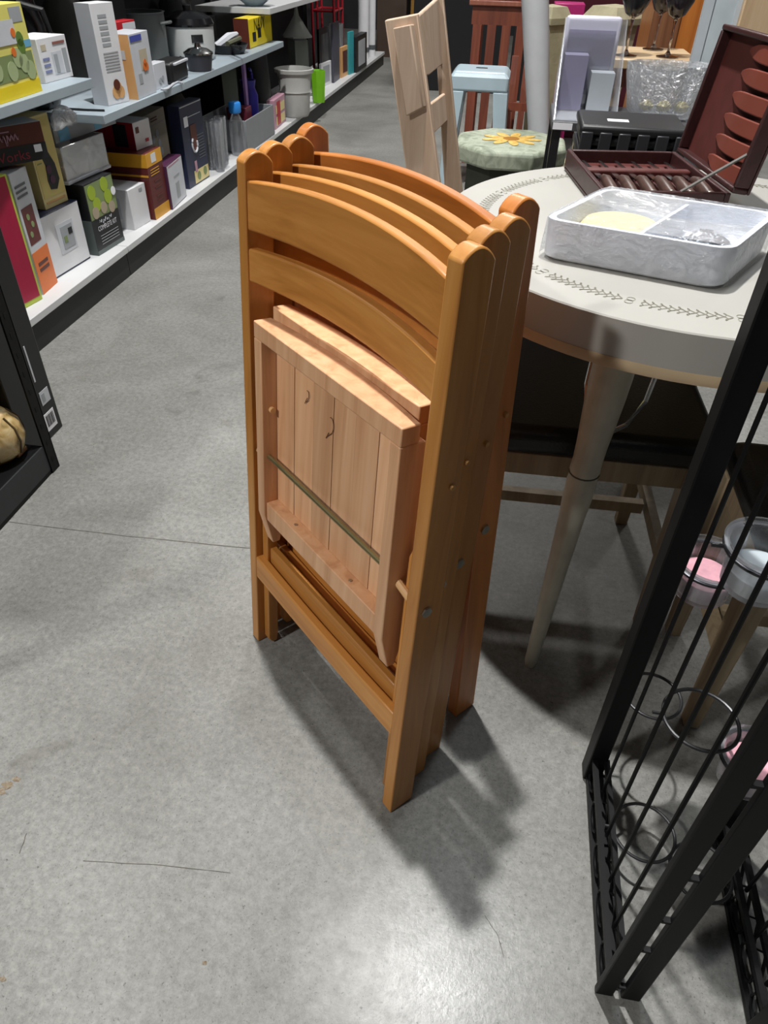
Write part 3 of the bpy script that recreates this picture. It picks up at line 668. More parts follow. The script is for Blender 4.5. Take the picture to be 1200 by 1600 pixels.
MB().tube([Vector((0, .05 + .035 * math.sin(a), .30 + .05 * math.cos(a))) for a in [k * math.pi / 8 for k in range(9)]], .008, 8).build('handle', c_('ultramarine', '38329a'), bs)
loose(Bx(-.06, .06, -.05, .05, 0, .20), 'gift_box', 'small burgundy box with a white lid in the grey bin', 'box', c_('burgundy', '5c2030'), inbin(.35, .10)); 
o, i = pbox('picture_book', 'red and cream picture book beside the grey bin', 'book', (431, 203), (447, 189), (448, 143), .05, DZ, PINK); lines(o, i, .1, .9, (.1, .5), .3, CREAMP); dec(o, i, .2, .5, .1, .9, RED_, lift=.002)
bk = thing('planter_bucket', 'pale grey ribbed planter bucket on the lowest shelf', 'planter', onz(463, 181, DZ))
BKM = c_('bucket_grey', 'b4b4b0')
MB().lathe([(.0005, .004), (.085, .002), (.095, .02), (.104, .15), (.112, .152), (.106, .165), (.118, .26), (.132, .265), (.135, .285), (.122, .288), (.110, .24), (.095, .02), (.0005, .012)], seg=28).build('bucket_body', BKM, bk)
MB().lathe([(.0005, .24), (.108, .24), (.108, .245), (.0005, .246)], seg=24).build('fill', c_('gravel', '6e6e6c', bump=.5, bscale=60), bk)
gb = thing('green_caddy', 'lime green plastic caddy at the shelf edge', 'caddy', onz(498, 160, DZ))
MB().lathe([(.0005, .002), (.046, .002), (.056, .20), (.054, .21), (.050, .20), (.042, .01), (.0005, .01)], seg=8).build('caddy_body', c_('leaf_green', '76b820'), gb)
ln = thing('tower_lantern', 'tall grey tower lantern with a pointed roof on the lowest shelf', 'lantern', onz(488, 150, DZ) + Vector((-.10, 0, 0)))
LNM = c_('lantern_grey', '747a74')
MB().lathe([(.10, .0), (.10, .02), (.085, .03), (.080, .37), (.0005, .37)], seg=4).build('lantern_body', LNM, ln); MB().lathe([(.115, .385), (.115, .395), (.10, .41), (.02, .52), (.012, .56), (.0005, .60)], seg=8).build('lantern_roof', c_('roof_grey', '9a9c98'), ln); MB().lathe([(.07, .37), (.07, .39)], seg=12).build('lantern_neck', DGREY, ln)
FR = [('small white picture frame in front of dark boards', (503, 137), (518, 130), (518, 94), .02, WHITE, GREY), ('tall charcoal board on edge, behind the small white frame', (522, 130), (531, 123), (533, 31), .02, c_('charcoal', '4a4a56'), None),
      ('tan wooden panel with dark motif on the lowest shelf', (534, 122), (545, 116), (544, 70), .02, TAN, BROWN), ('teal slim box at the far end of the shelf', (546, 117), (553, 114), (553, 48), .018, TEAL, None), ('black box with white patch at the far end of the shelf', (557, 114), (573, 103), (573, 50), .06, BLK, LGREY),
      ('wide black picture frame leaning behind the lantern', (500, 112), (516, 104), (516, 40), .02, BLK, DGREY), ('pale upright board between charcoal board and tan panel', (532, 118), (537, 115), (537, 36), .10, LGREY, None)]
for lab, bl, br, tp_, d, m_, pic in FR:
    o, i = pbox('framed_picture' if pic else 'slim_board', lab, 'panel', bl, br, tp_, d, DZ, m_)
    if pic: dec(o, i, .18, .82, .14, .86, pic)
rw = thing('red_wire_basket', 'tall red wire basket at the far end of the shelving', 'basket', onz(552, 106, DZ) + Vector((-.24, 0, 0)))
RWM = c_('red_wire', '9a1a26'); 
for x in (-.1, .1):
    for y in (-.18, 0, .18): MB().tube([(x, y, .001), (x, y, .95)], .012, 6).build('wire_post', RWM, rw)
for z in (.45, .62, .78, .92):
    MB().tube([(-.1, -.18, z), (.1, -.18, z), (.1, .18, z), (-.1, .18, z)], .010, 6, closed=True).build('wire_hoop', RWM, rw)
for k, (p, r) in enumerate((((580, 92), .055), ((592, 88), .04))):
    tb = thing('paper_roll', ['thick white paper roll standing at the shelf end', 'thinner grey-white paper roll at the very shelf end'][k], 'roll', onz(*p, DZ) + Vector((-.08, 0, 0)))
    MB().lathe([(r * .35, 0), (r, .0005), (r, .80 - .1 * k), (r * .35, .80 - .1 * k)], seg=16).build('paper', WHITE, tb); MB().lathe([(r * 1.06, .06), (r * 1.06, .10)], seg=16).build('band', DGREY, tb)
# middle shelf, second bay
MZ = .592
o, i = pbox('product_box', 'tall narrow white box with grey lettering at the start of the middle shelf', 'box', (170, 166), (203, 158), (173, 3), .07, MZ, WHITE, G)
for k in range(6): dec(o, i, .25, .62, .86 - .055 * k, .893 - .055 * k, GREY, 'printed_letter')
lines(o, i, .2, .85, [.34 + .03 * k for k in range(7)], .008, GREY); discs(o, i, [(.55, .17), (.45, .12), (.65, .12)], .022, TAN); discs(o, i, [(.52, .20)], .018, BROWN, lift=.002); dec(o, i, .0, 1, 0, 1, LGREY, face='left')
o, i = pbox('product_box', 'white box with orange side and blue logo on the middle shelf', 'box', (217, 156), (245, 144), (229, 47), .10, MZ, LGREY, G)
dec(o, i, 0, 1, 0, 1, TAN, face='left'); dec(o, i, .1, .5, 0, .22, RED_, face='left', lift=.001); dec(o, i, .3, .75, .62, .76, LGREY, face='left', lift=.001); dec(o, i, .05, .62, .88, .97, BLUE, lift=.001); dec(o, i, .4, .78, .42, .74, BEIGE); discs(o, i, [(.6, .52), (.55, .46), (.66, .46)], .014, ORNG, lift=.002); dec(o, i, .2, .38, .22, .38, GREY)
o, i = pbox('product_box', 'small red and white box behind the orange-sided box', 'box', (200, 138), (226, 130), (217, 29), .05, MZ, RED_, G); dec(o, i, .3, 1, .86, .97, LGREY)
o, i = pbox('product_box', 'small white box beside the black waffle iron', 'box', (245, 141), (263, 134), (255, 96), .05, MZ, LGREY, G); discs(o, i, [(.4, .3), (.62, .36)], .012, GREY)
o, i = pbox('waffle_iron', 'black waffle iron standing on edge on the middle shelf', 'appliance', (272, 133), (296, 121), (293, 88), .10, MZ, BLACKP, bevel=.012); Bx(.02, i['w'] - .02, -.012, 0, i['h'] - .012, i['h'] - .002).build('handle', LGREY, o, bevel=.002); MB().tube([(i['w'] + k * .004, .03, i['h'] - .004 - k * k * .0012) for k in range(9)], .006, 6).build('hinge_arm', BLACKP, o)
MB().tube([onz(252 + 5 * k, 138 - 1.2 * k + 3 * math.sin(k), MZ) + Vector((0, 0, .005)) for k in range(8)], .0045, 6)
cbl = MB().tube([onz(252 + 5 * k, 141 - 1.6 * k + 3 * math.sin(k), MZ) + Vector((0, 0, .0052)) for k in range(8)], .0045, 6).build('power_cord', LGREY); tag(cbl, 'loose white cord lying at the front of the middle shelf', 'cord')
rc = thing('rice_cooker', 'white rice cooker with a black glass lid on the middle shelf', 'rice cooker', onz(312, 96, MZ) + Vector((-.06, .06, 0)))
MB().lathe([(.0005, .004), (.10, .002), (.115, .015), (.122, .05), (.124, .15), (.0005, .15)], seg=36).build('cooker_body', c_('cooker_white', 'c4c6c4'), rc); MB().lathe([(.128, .150), (.130, .16), (.118, .185), (.06, .21), (.0005, .215)], seg=36).build('lid', mat('black_glass', '161618', .15, var=0), rc); MB().lathe([(.018, .215), (.022, .235), (.0005, .24)], seg=16).build('knob', BLACKP, rc)
for z0, z1, w in ((.085, .12, .030), (.0, .045, .024)):
    a = -.9; q = MB(); R_ = [[(.1262 * math.cos(a + s), .1262 * math.sin(a + s), z0), (.1262 * math.cos(a + s), .1262 * math.sin(a + s), z1)] for s in [(-1 + k / 4) * w / .124 for k in range(9)]]; q.loft(R_, closed=False); q.build('control_panel', BLK, rc)
gt = thing('tin_grill', 'small dark tin pot with a shiny lid on the middle shelf edge', 'pot', onz(326, 112, MZ) + Vector((-.05, .02, 0)))
MB().lathe([(.0005, .003), (.055, .002), (.068, .07), (.0005, .07)], seg=24).build('pot_body', c_('gunmetal', '3a3a42'), gt); MB().lathe([(.071, .070), (.071, .076), (.045, .092), (.016, .097), (.012, .115), (.0005, .118)], seg=24).build('lid', CHROME, gt)
pn = thing('frying_pan', 'dark frying pan with utensils piled in it on the middle shelf', 'pan', Vector((-1.64, 4.52, MZ)))
MB().lathe([(.0005, .003), (.09, .002), (.115, .045), (.111, .045), (.086, .008), (.0005, .008)], seg=28).build('pan_body', BLACKP, pn); MB().tube([(.06, -.09, .04), (.14, -.20, .05), (.15, -.22, .05)], .010, 8).build('handle', BLACKP, pn)
MB().tube([(-.05, -.05, .03), (0, .03, .07), (.02, .12, .08)], [.02, .024, .01], 8).build('utensil', LGREY, pn); MB().tube([(.03, -.08, .05), (.05, .02, .06), (.04, .10, .06)], .014, 8).build('utensil', c_('olive_handle', '5c5e4c'), pn)
o, i = pbox('yellow_pack', 'bright yellow pack with black lettering at the far end of the middle shelf', 'pack', (391, 77), (426, 64), (424, 20), .09, MZ, YEL, bevel=.006)
text_front(o, 'NAVY', i['w'] * .45, i['h'] * .74, .085, BLK, sx=.9); dec(o, i, .14, .28, .2, .52, BLK); dec(o, i, .36, .50, .28, .62, BLK); dec(o, i, .0, 1, 0, 1, BROWN, face='left')
sp = thing('stock_pot', 'large dull grey stock pot at the back of the middle shelf', 'pot', Vector((-1.86, 3.93, MZ))); SPM = c_('pot_grey', '5a5d5c')
MB().lathe([(.0005, .003), (.105, .002), (.115, .02), (.118, .22), (.124, .225), (.112, .225), (.11, .03), (.0005, .02)], seg=32).build('pot_body', SPM, sp); MB().tube([(.118, -.03, .18), (.15, -.02, .185), (.15, .02, .185), (.118, .03, .18)], .007, 6).build('handle', SPM, sp)
jg = thing('black_flask', 'tall black air pot standing between the two shelf levels', 'flask', Vector((GX - .30, 2.82, MZ + .0005)))
MB().lathe([(.0005, .002), (.075, .001), (.085, .02), (.092, .14), (.088, .26), (.07, .33), (.072, .345), (.06, .37), (.0005, .375)], seg=32).build('flask_body', mat('gloss_black', '141416', .22, var=.05), jg); MB().tube([(.05, -.06, .33), (.12, -.03, .31), (.125, .0, .20), (.085, .0, .08)], .010, 8).build('handle', BLACKP, jg)
cbl = MB().tube([(GX - .20, 2.80, MZ + .004), (GX - .10, 2.80, MZ + .004), (GX - .03, 2.81, MZ + .004)], .004, 6).build('power_cord', BLACKP); tag(cbl, 'black cord lying at the start of the middle shelf', 'cord')
# first bay upper shelf
UZ = .715
o, i = pbox('product_box', 'large yellow and green picture box at the top left corner', 'box', (-34, 175), (66, 142), (31, 3), .12, UZ, c_('lemon', 'd8d070'), G)
dec(o, i, 0, 1, 0, .16, YEL); dec(o, i, .3, .8, .58, .84, LGREY, lift=.001); dec(o, i, .22, .98, .20, .48, OLIVE); discs(o, i, [(.40, .34), (.62, .30), (.82, .36), (.9, .27), (.74, .43)], .026, c_('sage', 'a3b284')); discs(o, i, [(.84, .62), (.84, .54)], .020, c_('herb_green', '5c7a34')); dec(o, i, .78, .96, .80, .96, GREY); dec(o, i, .0, .5, .90, .98, TAN); discs(o, i, [(.70, .50), (.76, .70)], .012, ORNG, lift=.002); dec(o, i, .88, 1, .52, .60, SKY)
o, i = pbox('product_box', 'white appliance box with grey picture on the upper left shelf', 'box', (72, 131), (115, 119), (102, 53), .12, UZ, WHITE, G)
dec(o, i, .40, .74, .14, .66, LGREY); dec(o, i, .46, .58, .18, .60, GREY, lift=.001); dec(o, i, .78, .93, .14, .70, GREY); lines(o, i, .5, .92, (.82,), .06, c_('rust_print', '8a5a50')); lines(o, i, .08, .3, (.5, .36, .22), .06, c_('bluegrey_print', '7a82a8')); dec(o, i, .1, .26, .72, .86, BEIGE)
# dark goods at the back of the shelves
rnd = random.Random(21)
DK = [c_('dark_goods_%d' % k, h) for k, h in enumerate(('2c2e30', '3a3a3c', '26282a', '45443e'))]
spots = [(.98, UZ, .30, 'far back on the upper left shelf behind the yellow box'), (1.75, UZ, .26, 'behind the white appliance box'), (2.25, UZ, .32, 'at the end of the upper left shelf'), (3.30, MZ, .34, 'behind the orange-sided box on the middle shelf'), (3.62, MZ, .30, 'behind the waffle iron at the back of the middle shelf'), (4.45, MZ, .28, 'behind the frying pan'), (4.77, MZ, .14, 'behind the yellow pack'), (4.25, DZ, .30, 'on the lowest shelf behind the tumblers'), (5.05, DZ, .36, 'on the lowest shelf behind the grey bin'), (5.75, DZ, .40, 'on the lowest shelf behind the planter bucket')]
for k, (y, z, h, where) in enumerate(spots):
    o = MB().lathe([(.0005, .001), (.09, .001), (.10, h * .2), (.085, h * .8), (.05, h), (.0005, h)], seg=20).build('dark_jar', DK[k % 4]) if k % 2 else Bx(-.05, .05, -.14, .14, 0, h).build('carton', DK[k % 4], bevel=.004)
    o.location = (GX - .39, y, z + .0005); tag(o, 'dark %s %s' % ('jar' if k % 2 else 'carton', where), 'jar' if k % 2 else 'carton')
gbw = thing('glass_bowl', 'shallow glass bowl on the upper shelf corner above the yellow pack', 'bowl', Vector((GX - .14, 5.06, .776)))
MB().lathe([(.0005, .002), (.05, .001), (.12, .05), (.125, .06), (.118, .06), (.048, .008), (.0005, .008)], seg=28).build('bowl_body', mat('bowl_glass', 'a8b4ba', .1, var=.05, trans=.5), gbw)

# ------------------------------------------------------------------ black slotted rack in the left foreground
LX = -1.106; LY = 1.402
lr = thing('slotted_rack', 'black slotted-angle shelf rack cut off by the left edge', 'rack', (LX - .18, .95, 0)); lo = Vector((LX - .18, .95, 0))
def lpart(mb, name, m=BLACKM, bevel=0):
    mb.v = [tuple(Vector(p) - lo) for p in mb.v]; return mb.build(name, m, lr, bevel=bevel)
HOLE = mat('slot_dark', '060606', .9, var=0)
LD = onx(0, 767, LX).z
lpart(Bx(LX - .36, LX, .5, LY - .004, .0, .012), 'bottom_flange'); lpart(Bx(LX - .004, LX, .5, LY - .034, .012, LD), 'front_lip', mat('graphite_lip', '2c2f31', .5, var=.1)); lpart(Bx(LX - .36, LX - .004, .5, LY - .034, LD - .006, LD), 'deck')
for x, y in ((LX, LY), (LX - .36, LY), (LX, .5), (LX - .36, .5)):
    s = -1 if x == LX else 1
    q = MB(); q.box(min(x, x + .003), max(x, x + .003), y - .034, y, 0, 1.3); q.box(min(x + .003, x + .003 + s * .03), max(x + .003, x + .003 + s * .03), y - .003, y, 0, 1.3)
    u_ = lpart(q, 'upright')
for k in range(24): lpart(Bx(LX + .003, LX + .0036, LY - .022, LY - .013, .03 + .05 * k, .045 + .05 * k), 'slot_hole', HOLE)
lpart(Bx(LX - .36, LX, .5, LY - .004, .62, .65), 'upper_deck')
gp = onz(4, 748, LD)
gg = thing('ceramic_gourd', 'round mottled tan and mossy ceramic gourd on the black rack', 'ornament', (LX - .085, 1.305, LD + .0006))
MB().lathe([(.0005, .0), (.045, .0), (.068, .022), (.078, .055), (.073, .09), (.052, .118), (.022, .128), (.014, .14), (.0005, .142)], seg=40).build('gourd_body', mottled('gourd_glaze', ('4c3420', '8a7444', 'b79a66', 'c9b68c', '7c7a38'), 26), gg, smooth=70)
for k in range(7): 
    a = k * 2 * math.pi / 7; MB().tube([(.0785 * math.cos(a) * s, .0785 * math.sin(a) * s, z) for s, z in ((.88, .02), (1.0, .055), (.935, .09), (.67, .118))], .003, 6).build('rib', mottled('gourd_rib%d' % k, ('3c2c1a', '6a5430'), 40) if k == 0 else MATS['gourd_rib0'], gg)
cr = thing('black_crate', 'black plastic crate with a grey rim at the back of the slotted rack', 'crate', (LX - .25, 1.20, LD + .0006))
f = MB(); f.box(-.08, .08, -.15, .15, 0, .008); f.box(.072, .08, -.15, .15, .008, .24); f.box(-.08, -.072, -.15, .15, .008, .24); f.box(-.072, .072, .142, .15, .008, .24); f.box(-.072, .072, -.15, -.142, .008, .24); f.build('crate_body', BLACKP, cr, bevel=.003)
MB().tube([(.083, -.13, .03), (.083, .13, .03), (.083, .14, .05), (.083, .14, .20), (.083, .13, .22), (.083, -.13, .22)], .005, 6).build('rim', DGREY, cr)
sm = Bx(-.03, .03, -.02, .02, 0, .012).build('wood_block', c_('pale_wood_block', '9c7a58'), bevel=.002); sm.location = (LX - .06, LY - .075, LD + .0006); tag(sm, 'small pale wooden block beside the ceramic gourd', 'block')
# tall black carton behind it
BXX = -1.196
bx = Bx(BXX - .28, BXX, 1.408, 1.588, 0, .80).build('tall_carton', c_('carton_black', '17181a'), bevel=.003); tag(bx, 'tall black carton with white lettering and barcode stickers, behind the slotted rack', 'carton')
def side(y0, y1, z0, z1, m, name, x=.0008): return Bx(BXX, BXX + x, y0, y1, z0, z1).build(name, m, bx)
side(1.520, 1.568, .022, .075, STICKER, 'barcode_sticker')
for k in range(9): side(1.526 + .0042 * k, 1.526 + .0042 * k + (.0022 if k % 3 else .003), .034, .068, INK, 'barcode_bar', .0012)
side(1.530, 1.572, .100, .140, LGREY, 'info_sticker'); side(1.536, 1.55, .108, .132, GREY, 'info_print', .0012)
for k in range(2): side(1.512 + .016 * k, 1.518 + .016 * k, .175, .28, LGREY, 'printed_line')
for k in range(12): side(1.498, 1.510, .32 + .018 * k, .331 + .018 * k, LGREY, 'printed_letter')

# ------------------------------------------------------------------ furniture behind
RAW = wood('raw_wood', 'b49880', 'c5ab94', 'd2bba6', rough=.65, coat=0)
def plank(poly, y, th, dy=0.0): 
    lo = [ony(a, b, y) for a, b in poly]; return MB().prism(lo, [p + Vector((0.01, th, 0)) for p in lo])
rt_y = 2.35
rt = thing('raw_wood_chair', 'unfinished pale wooden folding chair leaning behind the honey chairs', 'chair', (-.28, 2.4, 0)); ro = Vector((-.28, 2.4, 0))
def rtp(mb, name, m=RAW, bevel=.003, lift=True):
    mb.v = [tuple(Vector(p) - ro) for p in mb.v]; return mb.build(name, m, rt, bevel=bevel)
def toz(a, b, y):                     # extend a pixel line to the floor on the plane y
    p, q = ony(a[0], a[1], y), ony(b[0], b[1], y); t_ = p.z / (p.z - q.z); return p + (q - p) * t_
def leg(a0, a1, b0, b1, y, th):      # two edge lines (top, lower pixel) -> plank down to the floor
    lo_ = [ony(*a0, y), ony(*b0, y), toz(b0, b1, y), toz(a0, a1, y)]
    for k in (2, 3): lo_[k].z = .001
    return MB().prism(lo_, [p + Vector((.0, th, 0)) for p in lo_])
rtp(leg((601, 32), (634, 262), (652, 22), (684, 262), rt_y, .035), 'side_plank')
rtp(plank([(613, 44), (641, 38), (661, 168), (634, 182)], rt_y - .016, .0155), 'raised_pad')
rtp(leg((676, -6), (694, 285), (692, -6), (722, 300), rt_y + .22, .03), 'side_plank')
def slat(p0, p1, p2, p3, y0, y1, th):
    q = [ony(*p0, y0), ony(*p1, y1), ony(*p2, y1), ony(*p3, y0)]; return MB().prism(q, [p + Vector((.012, .012, 0)) for p in q])
rtp(slat((648, 24), (680, -4), (686, 100), (664, 118), rt_y + .036, rt_y + .219, .015), 'back_slat')
rtp(slat((668, 162), (690, 146), (694, 188), (673, 208), rt_y + .036, rt_y + .219, .015), 'back_slat')
# painted octagonal stool
gs_c = Vector((-.005, 3.38, 0))
gs = thing('painted_stool', 'mossy green octagonal stool with a yellow flower painted on top', 'stool', gs_c, math.radians(22.5))
MOSS = mottled('moss_paint', ('6a7260', '8a9280', 'a4ab98', '7c8270'), 18, .6, .25)
MB().lathe([(.235, .395), (.248, .40), (.25, .455), (.236, .468), (.0005, .470)], seg=8).build('stool_top', MOSS, gs, bevel=.006, smooth=20)
MB().lathe([(.19, .0), (.19, .395)], seg=8).build('drum', mat('dark_olive', '3a3c34', .7, var=.2), gs, smooth=20)
YF = mottled('flower_paint', ('b98a34', 'd8b25a', 'e2c78a'), 40, .6, .1)
for k in range(9):
    a = k * 2 * math.pi / 9 + .3; r = .07; c = Vector((r * math.cos(a) * 1.1, r * math.sin(a), .4702))
    P = [c + Vector((.052 * math.cos(q) * math.cos(a) - .020 * math.sin(q) * math.sin(a), .052 * math.cos(q) * math.sin(a) + .020 * math.sin(q) * math.cos(a), 0)) for q in [j * math.pi / 6 for j in range(12)]]
    MB().prism(P, [p + Vector((0, 0, .0012 + .0003 * (k % 3))) for p in P]).build('painted_petal', YF, gs)
P = [Vector((.035 * math.cos(j * math.pi / 6), .035 * math.sin(j * math.pi / 6), .4702)) for j in range(12)]
MB().prism(P, [p + Vector((0, 0, .0025)) for p in P]).build('painted_centre', c_('ochre', 'a8742c'), gs)
# pale blue metal stool
b0, b1 = ony(704, 112, 4.25), ony(798, 104, 4.25); bwid = b1.x - b0.x; bz = b0.z
ms = thing('metal_stool', 'pale blue sheet metal stool behind the painted stool', 'stool', ((b0.x + b1.x) / 2, 4.25 + bwid / 2, 0)); PB = mat('pale_blue_enamel', 'a6b9c2', .35, var=.04)
hw = bwid / 2
f = MB(); f.loft([[(sx * s, sy * s, z) for sx, sy in ((-1, -1), (1, -1), (1, 1), (-1, 1))] for s, z in ((hw, bz - .085), (hw, bz - .02), (hw - .02, bz + .004), (.03, bz + .004))]); f.build('seat_shell', PB, ms, bevel=.012, seg=3)
Bx(-.03, .03, -.012, .012, bz + .0045, bz + .006).build('grip_slot', INK, ms)
for sx in (-1, 1):
    for sy in (-1, 1):
        MB().hexa([(sx * hw * 1.18 - sx * .05, sy * hw * 1.18 - sy * .05, 0), (sx * hw * 1.18, sy * hw * 1.18 - sy * .05, 0), (sx * hw * 1.18, sy * hw * 1.18, 0), (sx * hw * 1.18 - sx * .05, sy * hw * 1.18, 0),
                   (sx * (hw - .075), sy * (hw - .075), bz - .084), (sx * hw, sy * (hw - .075), bz - .084), (sx * hw, sy * hw, bz - .084), (sx * (hw - .075), sy * hw, bz - .084)]).build('leg', PB, ms, bevel=.004)
# reddish slatted chair/stand behind
RWD = wood('red_brown_wood', '5c2c1e', '743a28', '85482f', rough=.5)
a_, b_ = ony(733, 8, 4.95), ony(834, 8, 4.95); rw_ = b_.x - a_.x; rz = a_.z
rs = thing('slatted_stand', 'red-brown slatted wooden stand behind the pale blue stool', 'stand', ((a_.x + b_.x) / 2, 5.1, 0)); hw2 = rw_ / 2
Bx(-hw2, hw2, -.15, .15, rz, rz + .025).build('top_board', wood('red_brown_top', '7a4434', '8f5644', 'a0685a'), rs, bevel=.004)
Bx(-hw2 + .02, hw2 - .02, -.13, -.105, rz - .09, rz).build('apron', RWD, rs)
for k in range(4):
    x = -hw2 + .03 + (rw_ - .06 - .05) * k / 3; Bx(x, x + .05, -.13, -.105, 0 if k in (0, 3) else .12, rz - .09).build('slat', RWD, rs)
for k in range(2): x = -hw2 + .03 + (rw_ - .11) * k; Bx(x, x + .05, .10, .13, 0, rz).build('leg', RWD, rs)
Bx(-hw2 + .02, hw2 - .02, -.104, -.085, .10, .15).build('lower_rail', RWD, rs)
o = Bx(-.13, .13, -.10, .10, 0, .22).build('pink_tin', c_('dusty_pink', 'b06a6a'), bevel=.01); o.location = ((a_.x + b_.x) / 2, 5.1, rz + .0255); tag(o, 'dusty pink tin standing on the red-brown slatted stand', 'tin')
# second slatted stand leg pieces at right: leaning chair back
lc = thing('slatted_chair', 'red-brown slatted chair leaning between the blue stool and the white column', 'chair', (.03, 4.62, 0))
for k, (x, z) in enumerate(((-.07, .62), (.0, .66), (.07, .60))): MB().hexa([(x - .018, -.01, 0), (x + .018, -.01, 0), (x + .018, .012, 0), (x - .018, .012, 0), (x - .018, .10, z), (x + .018, .10, z), (x + .018, .122, z), (x - .018, .122, z)]).build('slat', RWD if k != 2 else c_('worn_slat', '9a8a72'), lc)
Bx(-.10, .10, .005, .03, .08, .12).build('rail', RWD, lc); Bx(-.10, .10, .050, .075, .36, .40).build('rail', RWD, lc)
# white column
pt, pb_ = ony(836, 0, 3.98), ony(841, 190, 3.98)
wc = thing('white_column', 'white round table column standing upright behind the painted stool', 'column', (pb_.x, 3.98, 0)); tilt = (pt.x - pb_.x) / (pt.z - pb_.z)
MB().loft([[Vector((r * math.cos(q) + tilt * (z - pb_.z), r * math.sin(q), z)) for q in [j * math.pi / 12 for j in range(24)]] for r, z in ((.062, .001), (.060, .03), (.052, .06), (.052, .4), (.060, .75), (.064, 1.1), (.064, 1.25))]).build('column_shaft', mat('off_white_paint', 'b9bbbf', .45, var=.05), wc)
MB().tube([(.06, -.02, .42), (.068, -.02, .36), (.064, -.01, .22)], .004, 6).build('hook_wire', STEEL, wc)
# black low shelf behind the table with goods
SZ = .655; sy0, sy1 = 2.76, 3.10
bs_ = thing('black_display_shelf', 'low black display shelf behind the round table', 'shelf', (.36, 2.7, 0))
for z in (SZ, .42, .10): Bx(-.235, .225, sy0 - 2.7, sy1 - 2.7, z - .028, z).build('shelf_board', BLACKP if z != SZ else mat('charcoal_top', '47474a', .45, var=.1), bs_, bevel=.003)
for x in (-.215, .205):
    for y in (sy0 - 2.68, sy1 - 2.72): Bx(x - .015, x + .015, y - .015, y + .015, 0, SZ - .028).build('post', BLACKP, bs_)
Bx(-.230, -.165, sy0 - 2.7 - .0015, sy0 - 2.7, SZ - .024, SZ - .004).build('price_tag', STICKER, bs_)
# ribbed black crate
bc = onz(912, 238, .60)
rcx = thing('ribbed_crate', 'black ribbed plastic crate with a price sticker behind the knife case', 'crate', (.335, 2.42, 0)); 
for k in range(5):
    f = MB(); z = .585 + k * .030; q = .006 * (k % 2)
    f.box(-.15 + q, .15 - q, -.12 + q, .12 - q, z, z + .026); f.build('rib', BLACKP, rcx, bevel=.010, seg=3)
for k in range(6): Bx(-.145 + .052 * k, -.145 + .052 * k + .034, -.128, -.119, .60, .715).build('latch', mat('satin_black', '2e2e32', .3, var=.05), rcx, bevel=.003)
Bx(-.14, .14, -.11, .11, 0, .585).build('base', BLACKP, rcx); Bx(-.07, -.01, -.05, -.015, .7312, .7322).build('price_sticker', STICKER, rcx)
# crystal dish
cd_ = thing('crystal_dish', 'cut crystal serving dish propped on the black display shelf', 'dish', (.505, 2.93, SZ))
q = MB(); prof = [(.13, .004), (.155, .02), (.165, .05), (.185, .10), (.19, .125), (.182, .125), (.172, .095), (.15, .05), (.13, .014)]
rg = []
for r, z in prof: rg.append([Vector(((r + .008 * math.cos(8 * a)) * math.cos(a) * .77, (r + .008 * math.cos(8 * a)) * .5 * math.sin(a), z * 1.3)) for a in [j * 2 * math.pi / 96 for j in range(96)]])
q.loft(rg); q.build('dish_body', film_material('crystal', 60, 1.0, .30, .7), cd_, smooth=30)
for k in range(3): MB().lathe([(.0005, 0), (.022, .004), (.026, .018), (.012, .032), (.0005, .034)], (-.06 + .06 * k, 0, .0190), 12).build('wrapped_sweet', c_('pale_gold', 'b8ac6a'), cd_)
# clear display stands
cp = thing('acrylic_bin', 'clear acrylic display bin with slanted front on the black display shelf', 'bin', (.235, 2.92, SZ))
AC = film_material('acrylic', 3, .02, .16, .5)
AW = .105
for x in (-AW, AW - .004): MB().prism([(x, -.14, 0), (x, .12, 0), (x, .12, .27)], [(x + .004, -.14, 0), (x + .004, .12, 0), (x + .004, .12, .27)]).build('side_panel', AC, cp)
Bx(-AW + .004, AW - .004, .116, .12, .004, .27).build('back_panel_sheet', AC, cp); Bx(-AW + .004, AW - .004, -.14, .116, 0, .004).build('base_sheet', AC, cp)
Bx(-.09, -.01, .03, .11, .0045, .17).build('contents', c_('lavender', '7c7a90'), cp); Bx(.01, .09, .04, .11, .0045, .12).build('contents', c_('mist', '9aa0a6'), cp)
lw_ = thing('bin_lid', 'white and lilac plastic bin lid standing behind the acrylic bin', 'lid', (.235, 3.07, SZ))
Bx(-.10, .09, -.015, .015, 0, .275).build('panel', c_('lilac_white', 'c9c6d6'), lw_, bevel=.012); Bx(-.085, .075, -.018, -.0152, .04, .235).build('inset', c_('violet_grey', '8c88a4'), lw_)
